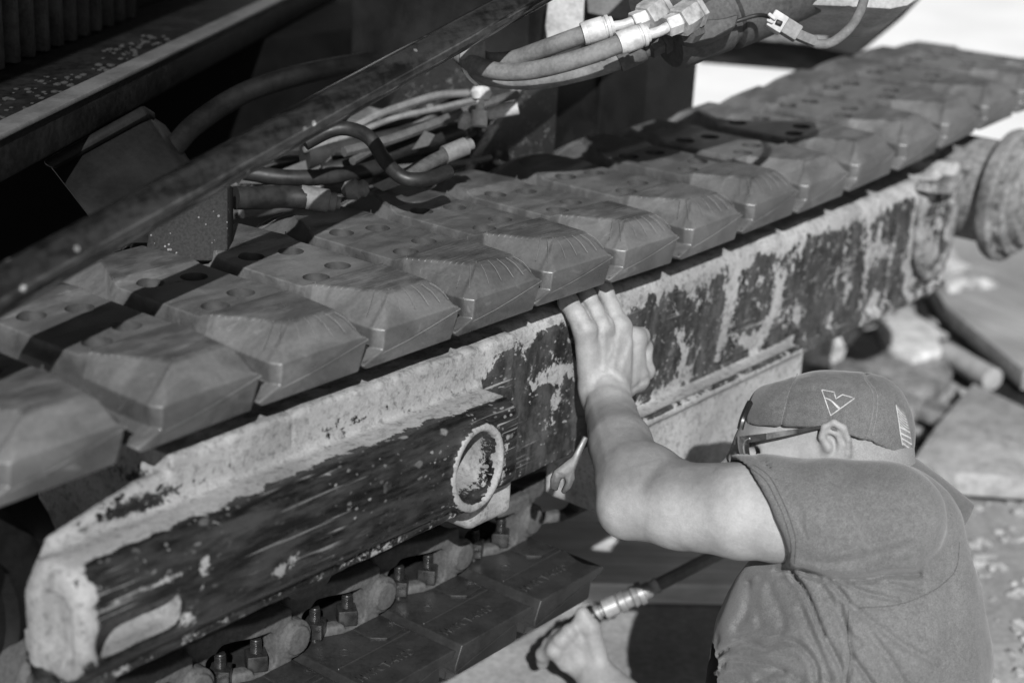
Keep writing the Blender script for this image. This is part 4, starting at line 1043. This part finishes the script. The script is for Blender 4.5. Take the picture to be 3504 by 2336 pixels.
# ------------------------------------------------------------------ manifold with the two sunlit hoses
def seg_lathe(name, a, b, prof, mat, parent, n=24):
    a = wv(*a); b = wv(*b); d = b - a; L = d.length; bm = bmesh.new(); lathe(bm, a, d, [(t * L, r) for t, r in prof], n=n); return obj(name, bm, mat, parent, 30)
man = seg_lathe('manifold', (1530, 90, 2.10), (1850, -60, 2.16), [(0, .020), (0, .040), (.05, .046), (.35, .050), (.36, .046), (.40, .046), (.41, .053), (.62, .056), (1, .056)], CAST, EX, 40)
seg_lathe('port_boss', (1480, 6, 2.06), (1600, -30, 2.10), [(0, .024), (.0, .034), (.3, .038), (1, .040)], CAST, man, 32)
pprism('mount_lug', [(1556, 70), (1600, 45), (1660, 42), (1700, 30), (1690, 62), (1640, 88), (1600, 98), (1570, 92)], 2.03, .05, CAST, man, .006)
seg_lathe('bolt', (1580, 82, 2.015), (1606, 70, 2.04), [(0, .006), (.0, .0105), (.12, .0118), (1, .0118)], CAST, man, 6)
for (n0, n1, s0, s1, e, fer, hp) in (
    ((1478, 46, 2.025), (1520, 16, 2.045), (1452, 54, 2.02), (1484, 42, 2.025), [(1405, 62, 2.02), (1430, 58, 2.02), (1448, 52, 2.02), (1462, 46, 2.02)], ((1338, 79, 2.02), (1409, 58, 2.02)), [(1350, 76, 2.02), (1290, 98, 2.03), (1230, 120, 2.05), (1175, 138, 2.07), (1120, 140, 2.08), (1080, 122, 2.10), (1060, 100, 2.12)]),
    ((1556, 54, 2.00), (1600, 24, 2.02), (1530, 62, 1.995), (1562, 50, 2.00), [(1478, 82, 1.99), (1505, 76, 1.99), (1524, 68, 1.99), (1540, 58, 1.995)], ((1420, 101, 1.985), (1488, 76, 1.99)), [(1432, 98, 1.985), (1370, 122, 1.99), (1290, 147, 2.00), (1210, 164, 2.02), (1140, 164, 2.04), (1085, 146, 2.06), (1048, 118, 2.09)])):
    h = hose('hydraulic_hose', hp, .0118, HOSE); tag(h, 'dusty grey hydraulic hose hanging in the sun from the manifold')
    seg_lathe('ferrule', *fer, [(0, .0115), (0, .0142), (.10, .0150), (.15, .0147), (.18, .0152), (.68, .0152), (.72, .0138), (.76, .0138), (.78, .0152), (.88, .0152), (.90, .0125), (1, .0118), (1, .006)], ZINC, h, 28)
    bm = bmesh.new(); tube(bm, [wv(*p) for p in e], .0066, n=14); obj('elbow_pipe', bm, ZINC, h)
    seg_lathe('hex_nut', s0, s1, [(0, .008), (0, .0125), (.08, .0140), (.9, .0140), (1, .0125), (1, .008)], ZINC, h, 6)
    seg_lathe('hex_collar', n0, n1, [(0, .012), (0, .0185), (.1, .0205), (.7, .0205), (.8, .0185), (.8, .021), (1, .021)], grey('worn_collar', .26, .6, .4, 60, .4, .1), h, 6)
h = hose('hydraulic_hose', [(1470, 118, 2.10), (1400, 148, 2.10), (1330, 168, 2.10), (1250, 184, 2.10), (1180, 186, 2.11), (1120, 176, 2.12), (1075, 150, 2.14)], .0118, HOSE)
seg_lathe('ferrule', (1420, 142, 2.10), (1500, 105, 2.10), [(0, .0115), (0, .015), (.7, .015), (.75, .012), (1, .012)], CAST, h)
seg_lathe('hex_nut', (1490, 112, 2.09), (1545, 82, 2.10), [(0, .010), (0, .0145), (.45, .0145), (.46, .018), (1, .018)], CAST, h, 6)
bm = bmesh.new(); tube(bm, [wv(1056, 140, 2.08), wv(1066, 160, 2.075), (wv(1078, 180, 2.08)), wv(1096, 196, 2.09)], .0022, n=6); obj('wire', bm, ZINC, EX)
bm = bmesh.new(); bx(bm, (-.012, -.009, -.006), (.012, .009, .006), .002); 
for v in bm.verts: v.co = wv(1085, 118, 2.06) + Vector(CR) * v.co.x * 1.4 + Vector(CU) * v.co.y * 1.4 + Vector(CF) * v.co.z
obj('hose_clamp', bm, HOSE, EX)
# electrical plug and its cable, pale guard plate, dark leg and mesh panel beyond
cab = empty('plug_cable'); cab.parent = EX; cab.location = wv(1860, 95, 2.02) - wpos(EX)
seg_lathe('cable', (1862, 96, 2.02), (1866, 98, 2.02), [(0, .006), (1, .006)], HOSE, cab)
bm = bmesh.new(); tube(bm, [wv(1858, 94, 2.02), wv(1880, 102, 2.02), wv(1910, 98, 2.02), wv(1945, 72, 2.02), wv(1970, 38, 2.03), wv(1984, 0, 2.04), wv(1990, -40, 2.05)], .0062, n=12); obj('cable_sheath', bm, HOSE, cab)
def obox(name, a, b, w, t, mat, parent, bev=.002):
    a = wv(*a); b = wv(*b); d = (b - a); L = d.length; d.normalize(); f = Vector(CF); n = d.cross(f).normalized(); f = n.cross(d)
    bm = bmesh.new(); vs = bx(bm, (0, -w / 2, -t / 2), (L, w / 2, t / 2), bev)
    for v in vs: v.co = a + d * v.co.x + n * v.co.y + f * v.co.z
    return obj(name, bm, mat, parent)
PLUG = grey('pale_plug_plastic', .36, .7, .25, 80, .3)
obox('plug_boot', (1822, 76, 2.02), (1874, 98, 2.02), .013, .013, HOSE, cab)
pb = obox('plug_body', (1782, 48, 2.02), (1834, 80, 2.02), .021, .016, grey('plug_grey', .17, .7, .4, 60), cab)
obox('plug_shell', (1768, 42, 2.015), (1800, 62, 2.015), .0235, .018, PLUG, cab)
obox('latch', (1764, 32, 2.005), (1782, 46, 2.005), .005, .006, PLUG, cab); obox('latch', (1760, 46, 2.005), (1776, 54, 2.005), .004, .006, PLUG, cab); obox('key', (1782, 50, 2.004), (1796, 56, 2.004), .006, .005, DARK, cab, .001)
hose('wire_lead', [(1640, 66, 2.06), (1690, 50, 2.06), (1740, 36, 2.06), (1775, 40, 2.04)], .0028, HOSED)
pprism('guard_plate', [(1650, -40), (2130, -40), (2110, -2), (2085, 14), (2045, 22), (1960, 17), (1640, 4)], 2.12, .20, PALE, EX, .004)
pprism('rear_leg', [(1620, -60), (2170, -60), (2075, 40), (1965, 130), (1880, 110), (1640, 92)], [3.5, 3.5, 3.45, 3.4, 3.45, 3.5], .30, grey('rear_leg_black', .007, .7, .3, 10, .3), EX, .01)
def m_mesh():
    m, nt, b = mat_base('expanded_mesh'); v = coord(nt, 'Object', (1, 1, 1)); w = nt.nodes.new('ShaderNodeTexVoronoi'); w.inputs['Scale'].default_value = 110; nt.links.new(v, w.inputs[0])
    setin(nt, b.inputs['Base Color'], mth(nt, 'MULTIPLY', ramp(nt, w.outputs['Distance'], .25, .5, .02, .12), ramp(nt, noise(nt, v, 12, 2), .4, .6, .4, 1.3))); b.inputs['Roughness'].default_value = .8; return m
pprism('mesh_panel', [(1640, 40), (1760, 22), (1900, 30), (1900, 105), (1780, 96), (1645, 85)], 3.36, .02, m_mesh(), EX, .003)

# ------------------------------------------------------------------ the dark bar slanting over the track
bA = Vector((-.007, -.137, .104)); bd = (Vector((.810, -.065, .294)) - bA).normalized(); b0 = bA - bd * .75; b1 = b0 + bd * 2.3
def m_bar():
    m, nt, b = mat_base('glossy_black_bar'); v = coord(nt)
    st = nt.nodes.new('ShaderNodeMapping'); st.inputs['Scale'].default_value = (6, 60, 60); nt.links.new(v, st.inputs[0])
    n1 = noise(nt, st.outputs[0], 1, 4, .6); n2 = noise(nt, v, 90, 4)
    vo = nt.nodes.new('ShaderNodeTexVoronoi'); vo.inputs['Scale'].default_value = 34; nt.links.new(v, vo.inputs[0])
    sp = mth(nt, 'MULTIPLY', mth(nt, 'LESS_THAN', vo.outputs['Distance'], .11), ramp(nt, noise(nt, v, 14, 2), .44, .50))
    setin(nt, b.inputs['Base Color'], mth(nt, 'ADD', ramp(nt, mixf(nt, .4, n1, n2), .35, .65, .028, .125), mth(nt, 'MULTIPLY', sp, .5)))
    setin(nt, b.inputs['Roughness'], ramp(nt, n1, .3, .7, .05, .13)); b.inputs['Specular IOR Level'].default_value = .5; b.inputs['Metallic'].default_value = .85; return m
bm = bmesh.new(); cyl(bm, b0, b1, .0240, .0164, n=48); bar = obj('steel_bar', bm, m_bar()); tag(bar, 'long dark glossy round steel bar slanting above the track pads', 'bar')
# ------------------------------------------------------------------ deck boards, tools, hose
def onz(u, v, z):
    r = np.array([(u - 1176) / 3664, -(v - 784) / 3664, 1.0]); d = r[0] * CR + r[1] * CU + r[2] * CF; t = (z - CC[2]) / d[2]; return Vector(CC + d * t)
def wood(name, base, along, sc=1.0):
    m, nt, b = mat_base(name); v = coord(nt)
    mp = nt.nodes.new('ShaderNodeMapping'); mp.inputs['Rotation'].default_value = (0, 0, -math.atan2(along[1], along[0])); nt.links.new(v, mp.inputs[0])
    st = nt.nodes.new('ShaderNodeMapping'); st.inputs['Scale'].default_value = (2 * sc, 34 * sc, 34 * sc); nt.links.new(mp.outputs[0], st.inputs[0])
    n1 = noise(nt, st.outputs[0], 1, 6, .65, .8); n2 = noise(nt, v, 5, 4)
    setin(nt, b.inputs['Base Color'], mth(nt, 'MULTIPLY', ramp(nt, n1, .25, .75, base * .65, base * 1.3), ramp(nt, n2, .3, .7, .8, 1.15)))
    b.inputs['Roughness'].default_value = .85; bump(nt, b, n1, .4, .003); return m
def slab(name, px, z, th, mat, label=None, cat=None, group=None, bev=.004, kind=None, parent=None):
    P = [onz(u, v, z) for u, v in px]; bm = bmesh.new(); A = [bm.verts.new(p) for p in P]; B = [bm.verts.new(p - Vector((0, 0, th))) for p in P]; m = len(P)
    fs = [bm.faces.new(A), bm.faces.new(B[::-1])] + [bm.faces.new((A[i], A[(i + 1) % m], B[(i + 1) % m], B[i])) for i in range(m)]
    bmesh.ops.recalc_face_normals(bm, faces=fs)
    if bev: bmesh.ops.bevel(bm, geom=list(bm.edges), offset=bev, segments=2, profile=.5, affect='EDGES', clamp_overlap=True)
    o = obj(name, bm, mat, parent)
    if label: tag(o, label, cat, group)
    if kind: o['kind'] = kind
    return o
# grey yard surface around the work, 5 mm above the pale concrete
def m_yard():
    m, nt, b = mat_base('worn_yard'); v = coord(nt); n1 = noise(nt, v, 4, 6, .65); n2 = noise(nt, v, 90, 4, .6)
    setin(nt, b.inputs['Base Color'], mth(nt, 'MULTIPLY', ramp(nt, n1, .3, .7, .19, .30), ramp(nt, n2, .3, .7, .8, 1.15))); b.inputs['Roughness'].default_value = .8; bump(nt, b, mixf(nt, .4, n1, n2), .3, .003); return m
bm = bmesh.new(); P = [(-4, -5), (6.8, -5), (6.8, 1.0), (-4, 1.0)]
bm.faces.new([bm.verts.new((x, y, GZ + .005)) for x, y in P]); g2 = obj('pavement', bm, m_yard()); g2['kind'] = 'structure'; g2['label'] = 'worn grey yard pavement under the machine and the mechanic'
d1 = Vector((.67, -.74, 0)).normalized(); n1_ = Vector((.74, .67, 0)).normalized()
WD = wood('sunlit_timber', .56, d1, 1.8)
p0 = Vector((1.286, .054, 0)) - d1 * .75
for i in range(2):
    bm = bmesh.new(); o0 = p0 + n1_ * (.245 * i)
    prism(bm, [(0, 0), (1.25, 0), (1.25, .235), (0, .235)], (o0.x, o0.y, -.792), d1, n1_, (0, 0, 1), .04, .005)
    o = obj('timber_plank', bm, WD); tag(o, ['weathered timber plank lying below the mechanic\'s elbow, nearer edge in shadow', 'weathered timber plank behind the nearer one under the track'][i], 'plank', 'timber planks under the track')
W2 = wood('grey_board', .24, (.31, .95), 2.2); W3 = dusty('pale_slab', .15, .36, .55, .9, 7, .1, contrast=.35); IRON = dusty('muddy_plate', .08, .30, .50, .6, 16, .3, contrast=.16); BLACK = grey('shadow_gap_black', .010, .7, .3, 20)
slab('grey_board', [(2118, 612), (2352, 640), (2420, 720), (2420, 860), (2352, 850), (2170, 700)], -.70, .05, W2, 'grey weathered board at the right edge beside the dark gap', 'board')
slab('shadow_gap', [(2110, 668), (2180, 700), (2420, 905), (2420, 1010), (2200, 850), (2120, 740)], -.765, .02, BLACK, 'black strip standing for the shadowed gap running diagonally at the right edge', 'shadow gap')  # black strip painted in where the gap is only shadow
bm = bmesh.new(); a = onz(2168, 806, -.735); b = onz(2282, 872, -.735); lathe(bm, a, b - a, [(0, .01), (0.004, .028), ((b - a).length - .004, .028), ((b - a).length, .01)], n=20); o = obj('pipe_stub', bm, PALE); tag(o, 'short pale pipe lying on the black strip in the shadowed gap', 'pipe')
slab('steel_plate', [(1860, 830), (1960, 762), (2080, 735), (2150, 790), (2190, 850), (2110, 930), (2000, 950), (1900, 930)], -.735, .045, IRON, 'muddy steel plate lying on the ground behind the cap', 'plate', bev=.006)
slab('mud_crust', [(2010, 745), (2075, 700), (2150, 745), (2165, 800), (2100, 815), (2040, 790)], -.71, .03, grey('mud_pale', .42, .95, .35, 18, bmp=.6, bdist=.006), 'pale crust of dried mud on the steel plate', 'mud', bev=.010)
slab('flat_bar', [(2085, 925), (2120, 905), (2420, 1020), (2420, 1060)], -.74, .03, IRON, 'narrow flat bar running from the plate to the right edge', 'bar')
slab('pale_board', [(2100, 1050), (2150, 975), (2235, 878), (2420, 965), (2420, 1100), (2200, 1085)], -.72, .05, W3, 'pale wide board lying beside the cap brim', 'board')
bm = bmesh.new(); tube(bm, [onz(2080, 1000, -.775), onz(2200, 1052, -.775), onz(2300, 1092, -.775), onz(2450, 1130, -.775)], .012, n=10); o = obj('ground_hose', bm, HOSED); tag(o, 'black hose lying on the ground behind the mechanic\'s shoulder', 'hose')
# mud clods fallen round the frame's far end
rng = np.random.RandomState(3); cl = grey('mud_clod', .30, .95, .4, 40, bmp=.6, bdist=.005)
spots = [(1985, 715), (2010, 690), (1930, 770), (1890, 800), (2145, 640), (2165, 610), (2190, 660), (2240, 655), (2060, 640)]
for i, (u, v) in enumerate(spots):
    p = onz(u, v, -.70); bm = bmesh.new(); bmesh.ops.create_icosphere(bm, subdivisions=2, radius=1, matrix=Matrix.Identity(4)); r = rng.uniform(.035, .06)
    co = np.array([q.co for q in bm.verts]); nn = fbm(co.astype(F4) + i * 7, 1.6, i, 3)
    for q, t in zip(bm.verts, nn): q.co = p + Vector((q.co.x * 1.3, q.co.y * 1.1, q.co.z * .75)) * r * (1 + .8 * float(t))
    o = obj('mud_clod', bm, cl, None, 18); tag(o, ['small pale mud clod between the frame and the muddy plate', 'pale mud clod just below the lower corner of the frame end', 'pale mud clod on the plate edge nearest the guard', 'flat pale clod left of the cap top beside the guard', 'mud clod under the wheel hub, left of two', 'mud clod under the wheel hub, right of two', 'mud clod at the upper tip of the black strip in the shadowed gap', 'mud clod lying farthest right on the grey board', 'mud clod under the ring on the frame end'][i], 'mud clod', 'mud clods by the far end of the frame')
# loose stones on the yard surface
bm = bmesh.new(); rng = np.random.RandomState(9)
for i in range(520):
    u = rng.uniform(1850, 2420); v = rng.uniform(640, 1568); p = onz(u, v, GZ + .006); r = rng.uniform(.003, .014) ** 1.0
    mt = Matrix.Translation(p) @ Matrix.Rotation(rng.uniform(0, 6), 4, 'Z') @ Matrix.Diagonal((1.4, 1.0, .7, 1))
    rr = bmesh.ops.create_icosphere(bm, subdivisions=1, radius=r, matrix=mt)
    for q in rr['verts']: q.co += Vector((rng.uniform(-1, 1), rng.uniform(-1, 1), rng.uniform(-1, 1))) * r * .25
for i in range(46):
    u = rng.uniform(1880, 2400); v = rng.uniform(640, 960); p = onz(u, v, GZ + .02); r = rng.uniform(.014, .042)
    mt = Matrix.Translation(p) @ Matrix.Rotation(rng.uniform(0, 6), 4, 'Z') @ Matrix.Diagonal((1.5, .9, .6, 1))
    rr = bmesh.ops.create_icosphere(bm, subdivisions=1, radius=r, matrix=mt)
    for q in rr['verts']: q.co += Vector((rng.uniform(-1, 1), rng.uniform(-1, 1), rng.uniform(-1, 1))) * r * .32
o = obj('gravel', bm, grey('gravel_stone', .26, .9, .5, 40), None, 20); tag(o, 'loose stones scattered on the yard behind the mechanic', 'gravel', kind='stuff')
# wrench lying on the lower frame edge
bm = bmesh.new(); wp = [(1264, 1100), (1264, 1122), (1280, 1128), (1289, 1100), (1296, 1097), (1299, 1107), (1288, 1130), (1296, 1135), (1311, 1122), (1321, 1100), (1320, 1082), (1330, 1060), (1352, 1005), (1340, 1000), (1314, 1048), (1290, 1066), (1272, 1080)]
z = 1.985; A = [bm.verts.new(wv(u, v, z)) for u, v in wp]; B = [bm.verts.new(wv(u, v, z) + Vector(CF) * .010) for u, v in wp]; m = len(wp)
fs = [bm.faces.new(A), bm.faces.new(B[::-1])] + [bm.faces.new((A[i], B[i], B[(i + 1) % m], A[(i + 1) % m])) for i in range(m)]; bmesh.ops.recalc_face_normals(bm, faces=fs)
bmesh.ops.bevel(bm, geom=list(bm.edges), offset=.0022, segments=2, profile=.5, affect='EDGES', clamp_overlap=True)
o = obj('open_end_wrench', bm, grey('worn_wrench_steel', .055, .45, .35, 40, .5, .3, .2)); tag(o, 'open-ended steel wrench hanging by the frame just left of the elbow', 'wrench')
# air tool in the lower hand, with its hose
T = empty('air_ratchet', wv(1400, 1392, 2.40)); tag(T, 'shiny air ratchet gripped by the lower hand beside the dark pads', 'air tool')
def tl(name, a, b, prof, mat, n=20):
    a = wv(*a); b = wv(*b); d = b - a; bm = bmesh.new(); lathe(bm, a, d, [(t * d.length, r) for t, r in prof], n=n); return obj(name, bm, mat, T)
SHN = grey('tool_steel', .20, .5, .3, 30, .4, .4, .1)
tl('handle', (1300, 1452, 2.405), (1372, 1405, 2.40), [(0, .013), (.2, .016), (.9, .016), (1, .012)], BLK)
tl('collar', (1366, 1409, 2.40), (1388, 1398, 2.40), [(0, .009), (0, .013), (.5, .013), (.55, .010), (1, .010)], SHN)
tl('swivel', (1384, 1400, 2.40), (1424, 1383, 2.40), [(0, .010), (.06, .0155), (.8, .0155), (.9, .012), (1, .012)], grey('brass_swivel', .26, .5, .25, 30, .4, .3))
tl('coupler', (1420, 1385, 2.40), (1494, 1352, 2.40), [(0, .012), (.02, .0165), (.2, .0165), (.22, .014), (.4, .014), (.45, .0175), (.6, .015), (.62, .018), (.78, .018), (.8, .013), (1, .012)], SHN)
tl('nipple', (1490, 1354, 2.40), (1512, 1342, 2.40), [(0, .009), (1, .013)], PALE)
bm = bmesh.new(); tube(bm, [wv(1506, 1345, 2.40), wv(1570, 1312, 2.42), wv(1640, 1276, 2.46), wv(1740, 1230, 2.55), wv(1850, 1200, 2.7), onz(2050, 1250, GZ + .02)], .0105, n=10); o = obj('air_hose', bm, grey('grey_air_hose', .10, .6, .3, 30)); tag(o, 'grey rubber air hose running from the air tool behind the mechanic', 'hose')
